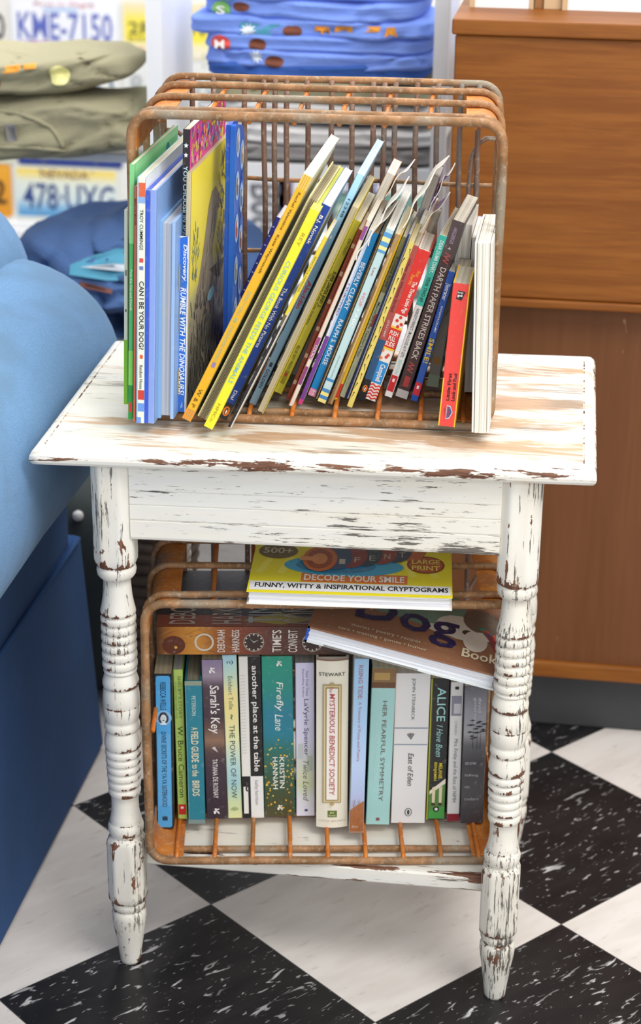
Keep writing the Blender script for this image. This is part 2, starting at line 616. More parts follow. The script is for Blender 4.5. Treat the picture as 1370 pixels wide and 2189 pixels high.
def leg_profile():
    P = []   # z, radius, squareness, wear

    def a(z, r, s=0, w=.08):
        P.append((z, r, s, w))
    a(0, .0112, 0, .55); a(.003, .0122, 0, .4); a(.020, .0140, 0, .18); a(.040, .0168, 0, .22); a(.055, .0192, 0, .42); a(.064, .0202, 0, .36); a(.070, .0200, 0, .1)
    a(.074, .0185, 0, .3); a(.0755, .0170, 0, .55); a(.077, .0185, 0, .5); a(.081, .0200, 0, .32); a(.085, .0195, 0, .15); a(.087, .0185, 0, .55)
    a(.0885, .0200, .7, .62); a(.091, .0212, 1, .45); a(.098, .0214, 1, .14); a(.130, .0214, 1, .12); a(.162, .0214, 1, .14); a(.168, .0212, 1, .4); a(.1715, .0205, .8, .3)
    a(.1745, .0185, .2, .2); a(.176, .0178, 0, .4); a(.178, .0190, 0, .15); a(.183, .0204, 0, .30); a(.188, .0204, 0, .12); a(.192, .0192, 0, .2); a(.1935, .0178, 0, .45)
    a(.196, .0182, 0, .12); a(.201, .0168, 0, .05); a(.210, .0156, 0, .06); a(.220, .0154, 0, .1); a(.2285, .0158, 0, .1)
    z = .2300
    a(z, .0172, 0, .45)
    for k in range(6):
        r = .0183 + .0004 * k
        a(z + .0012, r - .0004, 0, .40); a(z + .0030, r, 0, .42); a(z + .0055, r, 0, .16); a(z + .0078, r - .0004, 0, .03); a(z + .0090, r - .0022, 0, .12); a(z + .0098, r - .0026, 0, .50)
        z += .0100
    a(z + .001, .0196, 0, .55); a(z + .004, .0205, 0, .5); a(z + .009, .0205, 0, .16); a(z + .015, .0196, 0, .06); a(z + .021, .0182, 0, .06); a(z + .0225, .0176, 0, .3)
    z += .0232
    a(z, .0186, 0, .5); a(z + .003, .0198, 0, .45); a(z + .007, .0198, 0, .18); a(z + .010, .0188, 0, .06); a(z + .012, .0178, 0, .3)
    z += .0128
    a(z, .0184, 0, .18); a(z + .008, .0200, 0, .14); a(z + .0170, .0205, 0, .2); a(z + .0185, .0199, 0, .5); a(z + .020, .0206, 0, .3); a(z + .030, .0204, 0, .18); a(z + .0395, .0192, 0, .1); a(z + .0415, .0182, 0, .35)
    z += .0420
    a(z, .0190, 0, .60); a(z + .003, .0202, 0, .55); a(z + .007, .0200, 0, .18); a(z + .012, .0186, 0, .05); a(z + .0165, .0172, 0, .05); a(z + .0175, .0168, 0, .3)
    z += .0180
    a(z, .0180, 0, .1); a(z + .002, .0186, 0, .05); a(z + .0035, .0180, 0, .15)
    z += .0042
    for k in range(6):
        r = .0194
        a(z + .0006, r - .0026, 0, .48); a(z + .0020, r - .0006, 0, .40); a(z + .0040, r, 0, .38); a(z + .0070, r, 0, .16); a(z + .0094, r - .0006, 0, .04); a(z + .0106, r - .0024, 0, .2)
        z += .0110
    a(z + .0005, .0180, 0, .5); a(z + .0025, .0194, 0, .62); a(z + .005, .0192, 0, .35); a(z + .012, .0176, 0, .08); a(z + .022, .0160, 0, .06); a(z + .036, .0149, 0, .06); a(z + .043, .0148, 0, .12)
    z += .0440
    a(z, .0162, 0, .3); a(z + .0020, .0186, 0, .12); a(z + .0050, .0206, 0, .26); a(z + .0100, .0214, 0, .16); a(z + .0135, .0208, 0, .04); a(z + .0150, .0198, 0, .3)
    z += .0155
    zb = z
    a(zb, .0195, .2, .5); a(zb + .002, .0208, .8, .66); a(zb + .005, .0217, 1, .5); a(zb + .012, .0220, 1, .26); a(zb + .03, .0220, 1, .16); a(zb + .06, .0220, 1, .12); a(.60, .0220, 1, .12); a(.639, .0220, 1, .1)
    return P


def leg_mesh(seed):
    mb = MB()
    P = leg_profile()
    # refine long spans
    Q = []
    for i in range(len(P) - 1):
        a, b = P[i], P[i + 1]
        k = max(1, int((b[0] - a[0]) / .008))
        for j in range(k):
            f = j / k
            Q.append(tuple(a[m] + (b[m] - a[m]) * f for m in range(4)))
    Q.append(P[-1])
    NA = 56
    rings, cols = [], []
    for (z, r, s, w) in Q:
        rg, cc = [], []
        for k in range(NA):
            an = 2 * math.pi * k / NA + math.pi / NA
            c, sn = math.cos(an), math.sin(an)
            sq = r / max(abs(c), abs(sn))
            ch = (r * 1.50) / (abs(c) + abs(sn))
            q = min(sq, ch)
            rad = r + (q - r) * s
            # arris between flat and chamfer rubs through
            edge = max(0.0, 1 - abs(sq - ch) / (.0016)) * s
            rg.append((rad * c, rad * sn, z))
            cc.append((min(1, w + edge * .42), 0, 0, 1))
        rings.append(rg); cols.append(cc)
    n = NA
    for j in range(len(rings) - 1):
        fs = [(k, (k + 1) % n, n + (k + 1) % n, n + k) for k in range(n)]
        mb.add(rings[j] + rings[j + 1], fs, cols[j] + cols[j + 1], 0, True)
    mb.add(rings[0], [tuple(range(n))[::-1]], cols[0], 0)
    mb.add(rings[-1], [tuple(range(n))], cols[-1], 0)
    return mb


for i, (lx, ly) in enumerate(LEGS):
    m0 = leg_mesh(i)
    rz = i * math.pi / 2
    cr, sr = math.cos(rz), math.sin(rz)
    o = m0.build('leg', M_LEG, table, lambda p: twist(Vector((p.x * cr - p.y * sr + lx, p.x * sr + p.y * cr + ly, p.z))))
    # weld the ring seams so shading stays smooth
    import bmesh
    bm = bmesh.new(); bm.from_mesh(o.data)
    bmesh.ops.remove_doubles(bm, verts=bm.verts, dist=1e-6)
    bm.to_mesh(o.data); bm.free()


def rail(name, a, b, z0, z1, th, outward):
    """apron board with two scored beads"""
    mb = MB()
    a = Vector(a); b = Vector(b)
    d = (b - a).normalized()
    out = Vector(outward)
    H = z1 - z0
    pr = [(0, z0 + .004), (.0012, z0 + .0012), (.003, z0)]
    face = [(0.003, z0 + .0), (.0008, z0 + .0015), (0, z0 + .004), (0, z0 + .022), (.0016, z0 + .0228), (.0016, z0 + .0238), (0, z0 + .0246),
            (0, z0 + .040), (.0014, z0 + .0406), (.0014, z0 + .0414), (0, z0 + .042), (0, z0 + .056), (.0014, z0 + .0566), (.0014, z0 + .0574), (0, z0 + .058), (0, z1),
            (th, z1), (th, z0)]
    K = 40
    rings = []
    for k in range(K + 1):
        p = a + (b - a) * (k / K)
        rings.append([tuple(p - out * dd + Vector((0, 0, zz))) for dd, zz in face])
    flip = d.cross(out).z
    wv = [.5, .35, .2, .06, .3, .3, .15, .05, .25, .25, .12, .05, .2, .2, .1, .04, 0, 0]
    n = len(face)
    for k in range(K):
        fs = [(i, (i + 1) % n, n + (i + 1) % n, n + i) for i in range(n)]
        cols = [(w, 0, 0, 1) for w in wv] * 2
        mb.add(rings[k] + rings[k + 1], fs, cols, 0, False)
    mb.add(rings[0], [tuple(range(n))], (.1, 0, 0, 1)); mb.add(rings[-1], [tuple(range(n))[::-1]], (.1, 0, 0, 1))
    return mb.build(name, M_APRON, table, twist)


ap = rail('apron', (-.1925, -.016, 0), (.1965, -.016, 0), .551, .6395, .016, (0, -1, 0))
ap['label'] = 'front rail with scored lines and dark horizontal scratches'
rail('apron', (-.1925, .321, 0), (.1965, .321, 0), .551, .6395, .016, (0, 1, 0))
rail('apron', (-.2285, .02, 0), (-.2285, .285, 0), .551, .6395, .016, (-1, 0, 0))
rail('apron', (.2325, .02, 0), (.2325, .285, 0), .551, .6395, .016, (1, 0, 0))
mb = MB()
K = 30
sx0, sx1, sy0, sy1, sz0, sz1 = -.203, .207, .012, .30, .126, .1465
cols = lambda w: (w, 0, 0, 1)
prof = [(sy0 + .003, sz0), (sy0, sz0 + .003), (sy0, sz1 - .003), (sy0 + .002, sz1 - .0006), (sy0 + .005, sz1), (sy0 + .012, sz1), (sy1, sz1), (sy1, sz0)]
wv = [.3, .2, .25, .6, .55, .12, .05, .05]
rings = [[(sx0 + (sx1 - sx0) * k / K, y, z) for y, z in prof] for k in range(K + 1)]
n = len(prof)
for k in range(K):
    mb.add(rings[k] + rings[k + 1], [(i, n + i, n + (i + 1) % n, (i + 1) % n) for i in range(n)], [cols(w) for w in wv] * 2)
mb.add(rings[0], [tuple(range(n))]); mb.add(rings[-1], [tuple(range(n))[::-1]])
mb.build('shelf', M_SHELF, table, twist)
mb = MB()
for (x, z, r) in ((-.190, .590, .0022), (-.1885, .580, .0017)):
    pass

# ------------------------------------------------------------------ wire crates
CH, CD = .3225, .228        # centre-line width, height, depth; the open side faces -y


def rrect(w, h, r, y, n=7):
    pts = []
    for cx, cz, a0 in ((w / 2 - r, h - r, 0), (-w / 2 + r, h - r, 90), (-w / 2 + r, r, 180), (w / 2 - r, r, 270)):
        for k in range(n):
            a = R(a0 + 90 * k / (n - 1))
            pts.append((cx + r * math.cos(a), y, cz + r * math.sin(a)))
    return pts


def wob(pts, amp, seed):
    return [(p[0] + amp * noise.noise((p[0] * 9 + seed, p[1] * 9, p[2] * 9)), p[1] + amp * noise.noise((p[0] * 9, p[1] * 9 + seed + 9, p[2] * 9)),
             p[2] + amp * .6 * noise.noise((p[0] * 9, p[1] * 9, p[2] * 9 + seed + 5))) for p in pts]


def densify(pts, closed=True, step=.02):
    out = []
    N = len(pts)
    for i in range(N if closed else N - 1):
        a = Vector(pts[i]); b = Vector(pts[(i + 1) % N])
        k = max(1, int((b - a).length / step))
        for j in range(k):
            out.append(tuple(a + (b - a) * (j / k)))
    if not closed:
        out.append(pts[-1])
    return out


def crate(label, loc, yaw, nrod, span, backx, seed, CW=.378):
    t = thing('wire_crate', label, 'crate', loc, (0, 0, yaw), 'rusty wire crates lying on their sides')
    hoops = [(0, .0048, 'front_rim'), (.025, .0040, 'hoop'), (.103, .0038, 'hoop'), (.174, .0038, 'hoop'), (CD, .0040, 'hoop')]
    for i, (y, r, nm) in enumerate(hoops):
        mb = MB()
        mb.tube(wob(densify(rrect(CW, CH, .022, y)), .0016, seed + i * 3), r, True, 10)
        mb.build(nm, M_WIRE, t)
    # depth wires, top and bottom, laid on the inside of the hoops
    for j in range(nrod):
        x = -span / 2 + span * j / (nrod - 1)
        for z, sg in ((CH - .0066, 1), (.0066, -1)):
            mb = MB()
            pts = [(x, -.0005, z + sg * .0065), (x, .0012, z + sg * .003), (x, .006, z)] + [(x + .0012 * noise.noise((x * 40, k, seed)), .006 + (CD - .012) * k / 6, z) for k in range(1, 7)]
            mb.tube(pts, .0027, False, 8)
            mb.build('floor_wire' if sg < 0 else 'top_wire', M_ROD, t)
    # bottom of the crate, now standing up as the back wall
    for x in backx:
        mb = MB()
        mb.tube(wob([(x, CD - .004, CH * k / 10) for k in range(11)], .0022, seed + x * 50), .0031, False, 8)
        mb.build('back_wire', M_BACKWIRE, t)
    for z in (.209, .124, .045):
        mb = MB()
        mb.tube([(-CW / 2 + CW * k / 12, CD + .0015 + .0008 * math.sin(k * 2.0 + z * 9), z + .0012 * math.sin(k + z * 30)) for k in range(13)], .0026, False, 8)
        mb.build('back_wire', M_ROD if z < .0 else M_WIRE, t)
    # bent handle wires of the back
    for sg in (-1, 1):
        mb = MB()
        pts = [(sg * (CW / 2 - .003), CD - .002, .262), (sg * (CW / 2 - .014), CD - .002, .262), (sg * (CW / 2 - .022), CD - .002, .256), (sg * (CW / 2 - .029), CD - .002, .242),
               (sg * (CW / 2 - .031), CD - .002, .21), (sg * (CW / 2 - .033), CD - .002, .12), (sg * (CW / 2 - .033), CD - .002, .012)]
        mb.tube(pts, .0028, False, 8)
        mb.build('handle_wire', M_BACKWIRE, t)
    # side depth wires
    for sg in (-1, 1):
        for z in (.165,):
            mb = MB()
            mb.tube([(sg * (CW / 2 - .0064), .004 + (CD - .008) * k / 4, z) for k in range(5)], .0027, False, 8)
            mb.build('side_wire', M_ROD, t)
    # sheet-metal straps folded round the four long edges
    rr = .022 - .0040
    for sx, a0 in ((1, 0), (-1, 90), (-1, 180), (1, 270)):
        mb = MB()
        top = a0 in (0, 90)
        cx = sx * (CW / 2 - .022)
        cz = CH - .022 if top else .022
        sec = []
        for k in range(9):
            a = R(a0 + 90 * k / 8)
            sec.append((cx + rr * math.cos(a), cz + rr * math.sin(a)))
        # flat flanges
        first = sec[0]; last = sec[-1]
        ft = Vector((math.cos(R(a0 - 90)), math.sin(R(a0 - 90)))) * .016
        lt = Vector((math.cos(R(a0 + 180)), math.sin(R(a0 + 180)))) * .016
        sec = [(first[0] + ft.x, first[1] + ft.y)] + sec + [(last[0] + lt.x, last[1] + lt.y)]
        th = .0011
        inn = []
        for k, (x, z) in enumerate(sec):
            q = Vector((cx - x, cz - z))
            if k == 0:
                q = Vector((cx - first[0], cz - first[1]))
            if k == len(sec) - 1:
                q = Vector((cx - last[0], cz - last[1]))
            q.normalize()
            inn.append((x + q.x * th, z + q.y * th))
        loop = sec + inn[::-1]
        rings = [[(x, y, z) for x, z in loop] for y in (.003, .06, .12, .18, CD - .002)]
        mb.loft(rings, True, True, None, 0, False)
        mb.build('corner_strap', M_STRAP, t)
    return t


UPY = R(4.2)
crate('rusty orange wire crate on top of the table, full of children\'s books', (-.0115, .0625, .6653), UPY, 8, .32,
      [-.155, -.1315, -.097, -.0745, -.062, -.049, -.0255, .001, .0245, .0475, .0595, .0735, .0965, .1205, .146, .166], 3)
LWY = R(9.4)
crate('rusty orange wire crate on the low shelf, holding a row of novels under the tabletop', (.0185, .0132, .1517), LWY, 9, .345,
      [-.17, -.135, -.095, -.055, -.018, .018, .055, .095, .135, .17], 11, .406)

# ------------------------------------------------------------------ books


def shade_strip(mb, x0, x1, y, zs, cols, nx=1):
    """vertical gradient on the spine face: zs top..bottom with colours"""
    for k in range(len(zs) - 1):
        mb.add([(x0, y, zs[k]), (x1, y, zs[k]), (x1, y, zs[k + 1]), (x0, y, zs[k + 1])], [(0, 3, 2, 1)], [cols[k], cols[k], cols[k + 1], cols[k + 1]])


def book(name, label, group, x, y, z, w, h, d, lean, yaw=0, spine='888888', left=None, right=None, kind='paperback', page='efe9da',
         bands=(), texts=(), grads=None, art=None, extra=None, pitch=0, spine_h=None, cat='book', cover_t=None):
    """local frame: x thickness, y depth (spine or fore-edge at 0), z height"""
    t = thing(name, label, cat, (x, y, z), (R(pitch), R(lean), R(yaw)), group)
    sc = lin(spine); lc = lin(left or spine); rc = lin(right or spine); pc = lin(page)
    hard = kind in ('hardcover', 'foreedge_hard')
    ct = cover_t or (.0024 if hard else .0005)
    ct = min(ct, w * .2)
    over = .0028 if hard else .0006
    mb = MB()
    x0, x1 = -w / 2, w / 2
    fore = kind.startswith('foreedge')
    # boards
    for (a, b, cc) in ((x0, x0 + ct, lc), (x1 - ct, x1, rc)):
        mb.box((a, 0.0008 if not fore else 0, 0), (b, d, h), cc)
    sh = h if spine_h is None else spine_h
    if fore:
        mb.box((x0, d - ct, 0), (x1, d, h), sc)
    else:
        bulge = .0035 if hard and w > .03 else 0
        K = 8 if bulge else 2
        if bulge:
            rg = []
            for k in range(K + 1):
                f = k / K
                rg.append((x0 + w * f, -bulge * math.sin(math.pi * f)))
        else:
            e = min(.0007, w * .2)
            rg = [(x0, e), (x0 + e, 0), (x1 - e, 0), (x1, e)]
        loop = rg + [(x1, max(ct, .001) + .0002), (x0, max(ct, .001) + .0002)]
        mb.loft([[(a, b, 0) for a, b in loop], [(a, b, sh) for a, b in loop]], True, True, sc, 0, False)
        yb = (lambda f: -.00012 - (bulge * math.sin(math.pi * f) if bulge else 0))
        e2 = 0 if bulge else .0006
        # printed design of the spine
        if grads:
            N = 40
            st = [(p, lin(c)) for p, c in grads]

            def gcol(p):
                for q in range(len(st) - 1):
                    if p <= st[q + 1][0]:
                        f = (p - st[q][0]) / max(1e-6, st[q + 1][0] - st[q][0])
                        return tuple(st[q][1][m] + (st[q + 1][1][m] - st[q][1][m]) * f for m in range(4))
                return st[-1][1]
            zs = [h * (1 - k / N) for k in range(N + 1)]
            cs = [gcol(k / N) for k in range(N + 1)]
            shade_strip(mb, x0 + e2, x1 - e2, -.00008, zs, cs)

        def sp(c, tt, lift=.00014):
            return Vector((x0 + w * c, yb(c) - lift, sh * (1 - tt)))
        for nb, b in enumerate(bands):
            c0, c1, t0, t1, cc = b[:5]
            cc = lin(cc)
            K2 = 6 if bulge else 1
            for k in range(K2):
                ca = c0 + (c1 - c0) * k / K2; cb = c0 + (c1 - c0) * (k + 1) / K2
                lf = b[5] if len(b) > 5 else .0001 + .00001 * nb
                mb.add([sp(ca, t1, lf), sp(cb, t1, lf), sp(cb, t0, lf), sp(ca, t0, lf)], [(0, 1, 2, 3)], cc)
        for tx in texts:
            s, cc, t0, t1, c0, c1 = tx[:6]
            opt = tx[6] if len(tx) > 6 else {}
            rot = opt.get('rot', 'd')
            bold = opt.get('bold', .012); shr = opt.get('shear', 0)
            L = .00042
            if rot == 'd':      # reads downwards
                o = sp(c0, t0, L); ux = sp(c0, t1, L) - o; uy = sp(c1, t0, L) - o
            elif rot == 'u':
                o = sp(c1, t1, L); ux = sp(c1, t0, L) - o; uy = sp(c0, t1, L) - o
            else:               # upright across the spine
                o = sp(c0, t1, L); ux = sp(c1, t1, L) - o; uy = sp(c0, t0, L) - o
            n0 = len(mb.v)
            put_text(mb, s, o, ux, uy, lin(cc), 0, bold, shr)
            if bulge:
                for q in range(n0, len(mb.v)):
                    v = mb.v[q]
                    mb.v[q] = (v[0], yb(min(1, max(0, (v[0] - x0) / w))) - .0006, v[2])
        if extra:
            extra(mb, sp, w, h)
    if art:
        art(mb, x1, d, h)
    mb.build('cover', M_PRINT, t)
    # page block
    mp = MB()
    ya = .0026 if fore else max(ct, .001)
    yb_ = d - ct - (.0004 if fore else over)
    mp.box((x0 + ct, ya, over if hard else .0004), (x1 - ct, yb_, h - (over if hard else .0006)), pc)
    mp.build('page_block', M_PAGES, t)
    return t


def curl(t, name, w, h, d, xoff, col, colb, rise, bend, mat=None, y0=0.0, y1=None, seed=1):
    """a limp cover or sheet whose top corner curls away"""
    mb = MB()
    y1 = y1 or d
    NU, NV = 10, 14
    th = .0011
    vs = []
    for j in range(NV + 1):
        v = j / NV
        for i in range(NU + 1):
            u = i / NU
            yy = y0 + (y1 - y0) * u
            zz = h * .80 + (h * .20 + .5 * rise * (u ** .6) + .003 * math.sin(7 * u + seed)) * v
            xx = xoff + 1.5 * bend * (v ** 2) * (.45 + .55 * u) + .0012 * math.sin(9 * v + 5 * u + seed)
            vs.append((xx, yy, zz))
    q = len(vs)
    vs2 = [(a + th, b, c) for a, b, c in vs]
    fs = []
    for j in range(NV):
        for i in range(NU):
            a = j * (NU + 1) + i
            fs.append((a, a + NU + 1, a + NU + 2, a + 1))
    mb.add(vs, fs, lin(col), 0, True)
    mb.add(vs2, [f[::-1] for f in fs], lin(colb), 0, True)
    # the sheet's own edges
    W1 = NU + 1
    tp = NV * W1
    rim = [(tp + i, q + tp + i, q + tp + i + 1, tp + i + 1) for i in range(NU)]
    rim += [(j * W1, q + j * W1, q + (j + 1) * W1, (j + 1) * W1) for j in range(NV)]
    rim += [(j * W1 + NU, (j + 1) * W1 + NU, q + (j + 1) * W1 + NU, q + j * W1 + NU) for j in range(NV)]
    mb.add(vs + vs2, rim, lin('f0ece2'), 0, False)
    return mb.build(name, mat or M_PRINT, t)


UB = 'children\'s books in the upper crate'
ZU = .6735

# --- upright picture books at the left -------------------------------------------------
book('thin_booklet', 'thin cream and green booklet, the outermost upright one beside the blue armchair', UB, -.2147, .0563, ZU, .0040, .213, .16, 1.6, 0, 'e9ecd8',
     bands=[(0, 1, .66, 1, '8ccf3c'), (.2, .8, .30, .33, '9a9a90'), (.35, .65, .50, .515, '444444')])


def art_green(mb, x1, d, h):
    X = x1 + .0002
    poly(mb, [(X, 0.004, h * .02), (X, d, h * .02), (X, d, h), (X, 0.004, h)], lin('86cf8e'))
    for (a, b, c, r) in ((.35, .80, '8c5a3c', .010), (.75, .9, '3f7f86', .012), (.55, .62, 'e9e2c0', .02)):
        disc(mb, (X + .0002, d * a, h * b), (0, r, 0), (0, 0, r * 1.6), lin(c), 16)


book('picture_book', 'tall bright green picture book spine between the cream booklet and the thin rust-red spine', UB, -.1984, .0093, ZU, .0047, .2714, .208, 1.8, 0, '4fb96a', right='86cf8e', art=art_green,
     bands=[(0, 1, .0, .30, '86d08a'), (0, 1, .72, .86, '7ccf5a'), (0, 1, .86, 1, '2f9440'), (.15, .85, .93, .97, 'd43c34')],
     texts=[('Pete the Cat and friends', 'eef3e0', .40, .56, .30, .75)])
book('thin_booklet', 'very thin rust-red spine squeezed between the green and the cream picture books', UB, -.1927, .0035, ZU, .0027, .2506, .19, 1.7, 0, 'c9674a',
     texts=[('MERCER MAYER', '5b2a1c', .05, .16, .2, .8)])


def art_sky(mb, x1, d, h):
    X = x1 + .0002
    poly(mb, [(X, 0, 0), (X, d, 0), (X, d, h), (X, 0, h)], lin('a9cfe6'))
    poly(mb, [(X + .0001, 0, h * .93), (X + .0001, d, h * .88), (X + .0001, d, h), (X + .0001, 0, h)], lin('e4e9ea'))


book('picture_book', 'cream picture book spine with black hand lettering and red and blue stripes at its foot', UB, -.1857, .0003, ZU, .0082, .2605, .237, 1.6, 0, 'eef0dc', left='9cc9e0', right='a9cfe6', art=art_sky,
     bands=[(0, .16, .0, 1, '9fcbe2'), (.16, 1, .02, .075, 'e06a44'), (.16, 1, .075, .10, '8fb0dc'), (.30, .8, .318, .335, 'd9534a'), (.3, .8, .35, .365, '6f7fb8'),
            (.42, .8, .712, .728, 'e4683c'), (.2, 1, .86, .90, 'd2463a'), (.2, 1, .915, .95, '6f9be0'), (0, .6, .975, 1, '6f9be0')],
     texts=[('TROY CUMMINGS', '1d1d1b', .125, .285, .32, .78, {'bold': .015}), ('CAN I BE YOUR DOG?', '141412', .41, .69, .30, .92, {'bold': .02}), ('Random House', '33332f', .755, .855, .38, .8)])


def art_hb(mb, x1, d, h):
    X = x1 + .0002
    poly(mb, [(X, 0.001, 0), (X, d, 0), (X, d, h), (X, 0.001, h)], lin('7fa3d8'))
    poly(mb, [(X + .0001, .02, h * .1), (X + .0001, d, h * .1), (X + .0001, d, h * .93), (X + .0001, .04, h * .80)], lin('3c62ae'))
    for a, b, r in ((.12, .70, .010), (.15, .5, .014), (.12, .16, .01)):
        disc(mb, (X + .0003, d * a, h * b), (0, r * .4, 0), (0, 0, r * 1.6), lin('c8a93c'), 12)


book('picture_book', 'slim periwinkle hardback with a royal blue left board, beside the cream spine', UB, -.1764, .0012, ZU, .0105, .2478, .19, 1.8, 0, '8ba4e4', left='3257c8', right='8fa9e6', kind='hardcover', art=art_hb, cover_t=.0022,
     bands=[(0, .34, 0, 1, '3a5bd0'), (.34, .42, 0, 1, '5563a0')])
book('picture_book', 'shorter pale blue hardback turned fore-edge out, grey pages between two boards', UB, -.1627, .0187, ZU, .0170, .2125, .17, 1.6, 0, '6f9ccc', left='86b0da', right='9fbfe8', kind='foreedge_hard', page='b9bfca', art=art_hb, cover_t=.0042)


def art_pink(mb, x1, d, h):
    X = x1 + .0002
    rnd = random.Random(4)
    poly(mb, [(X, 0.001, 0), (X, d, 0), (X, d, h), (X, .001, h)], lin('2b2527'))
    poly(mb, [(X + .0001, 0.001, h * .86), (X + .0001, d, h * .86), (X + .0001, d, h), (X + .0001, .001, h)], lin('e0459a'))
    cs = ['f2a53a', '7a4bb0', 'd94f8c', 'f3d54a', '4db0c8', 'e65f4a', '3a2a55', 'b7d052', 'c03a3a', 'e88cc0']
    for k in range(230):
        a = rnd.uniform(.01, d - .012); b = rnd.uniform(h * .87, h * .985)
        r = rnd.uniform(.0015, .0042)
        disc(mb, (X + .0002 + .00002 * (k % 9), a, b), (0, r, 0), (0, 0, r * rnd.uniform(.6, 1.7)), lin(rnd.choice(cs)), 7)
    for k in range(6):
        poly(mb, [(X + .0003, .03 + k * .03, h * .78), (X + .0003, .045 + k * .03, h * .78), (X + .0003, .045 + k * .03, h * .81), (X + .0003, .03 + k * .03, h * .81)], lin('7fb2d6'))


def star(mb, o, ux, uy, col):
    pts = []
    for k in range(10):
        r = 1 if k % 2 == 0 else .42
        a = math.pi / 2 + k * math.pi / 5
        pts.append(Vector(o) + Vector(ux) * (r * math.cos(a)) + Vector(uy) * (r * math.sin(a)))
    n = len(mb.v)
    mb.add([Vector(o)] + pts, [(0, k + 1, (k + 1) % 10 + 1) for k in range(10)], col)


def stars_extra(mb, sp, w, h):
    for tt in (.055, .088):
        star(mb, sp(.5, tt, .0004), (w * .36, 0, 0), (0, 0, w * .40), lin('e8eef2'))


book('picture_book', 'tall black spine with two white stars and pale blue capitals, with a pink patterned cover', UB, -.1534, .0554, ZU, .0072, .2995, .195, 1.9, 0, '2b2728', right='2b2527', art=art_pink, extra=stars_extra,
     texts=[('YOU CHOOSE IN SPACE', 'bfe0ee', .125, .40, .18, .80, {'bold': .03})])


def art_dino(mb, x1, d, h):
    X = x1 + .0002
    rnd = random.Random(11)
    N = 30
    st = [(0, '34312b'), (.18, '4a463c'), (.30, '7d7664'), (.46, 'a89f6a'), (.52, 'd8ca38'), (1, 'f2e02c')]
    st = [(p, lin(c)) for p, c in st]

    def gc(p):
        for q in range(len(st) - 1):
            if p <= st[q + 1][0]:
                f = (p - st[q][0]) / (st[q + 1][0] - st[q][0])
                return tuple(st[q][1][m] + (st[q + 1][1][m] - st[q][1][m]) * f for m in range(4))
        return st[-1][1]
    for k in range(N):
        a, b = k / N, (k + 1) / N
        mb.add([(X, .003, h * a), (X, d - .003, h * a), (X, d - .003, h * b), (X, .003, h * b)], [(0, 1, 2, 3)], [gc(a), gc(a), gc(b), gc(b)])

    def stroke(a, b, wd, ln, sl, c, lift):
        a2 = min(.985, max(.01, a + sl)); b2 = min(.985, b + ln)
        poly(mb, [(X + lift, d * a, h * b), (X + lift, d * (a + wd), h * b), (X + lift, d * min(.985, a2 + wd * .6), h * b2), (X + lift, d * a2, h * b2)], lin(c))
    # arching neck and back of a long-necked beast
    up_ = [(.14, .42), (.24, .50), (.36, .64), (.46, .78), (.54, .83), (.64, .835), (.74, .78)]
    dn_ = [(.70, .70), (.64, .66), (.58, .60), (.62, .48), (.76, .40), (.98, .46), (.98, .30), (.3, .30), (.16, .36)]
    pts = up_ + dn_
    mb.add([Vector((X + .0002, d * .5, h * .5))] + [Vector((X + .0002, d * a, h * b)) for a, b in pts], [(0, k + 1, (k + 1) % len(pts) + 1) for k in range(len(pts))], lin('8a7d68'))
    body = ['8f8474', '6d6250', 'a59a88', '5c5348', '77707a', 'b0a691']
    for k in range(70):
        f = rnd.random()
        a = .20 + .50 * f + rnd.uniform(-.04, .05); b = .42 + .38 * f + rnd.uniform(-.06, .0)
        stroke(a, b, rnd.uniform(.006, .018), rnd.uniform(.02, .05), .03, rnd.choice(body), .0003 + .00001 * (k % 15))
    palm = ['3d4668', '55608a', '2e3654', '6a7494', '4a5a5c']
    for k in range(70):
        a = .80 + rnd.uniform(-.07, .14); b = rnd.uniform(.46, .94)
        stroke(a, b, rnd.uniform(.006, .02), rnd.uniform(.02, .07), rnd.uniform(-.07, .05), rnd.choice(palm), .0005 + .00001 * (k % 15))
    for k in range(36):
        a = .12 + rnd.uniform(-.06, .08); b = rnd.uniform(.52, .74)
        stroke(a, b, rnd.uniform(.006, .014), rnd.uniform(.02, .05), rnd.uniform(-.05, .06), rnd.choice(['5a7468', '6d8478', '4d6058']), .0005 + .00001 * (k % 15))
    low = ['4d4a44', '37342f', '6a6658', '8c8676', '2c2a28', '52506a', 'a39c88', '6d6e44']
    for k in range(150):
        a = rnd.uniform(.03, .94); b = rnd.uniform(.01, .40)
        stroke(a, b, rnd.uniform(.006, .022), rnd.uniform(.02, .08), rnd.uniform(-.05, .05), rnd.choice(low), .0005 + .00001 * (k % 17))
    for k in range(60):
        a = rnd.uniform(.55, .95); b = rnd.uniform(.05, .48)
        stroke(a, b, rnd.uniform(.008, .02), rnd.uniform(.03, .08), rnd.uniform(-.05, .05), rnd.choice(['3a3a58', '54507a', '7d7896', '2c2c40']), .0008 + .00001 * (k % 17))
    disc(mb, (X + .0011, d * .55, h * .385), (0, .020, 0), (0, 0, .007), lin('7fb3c6'), 14)


def disc_extra(mb, sp, w, h):
    pass


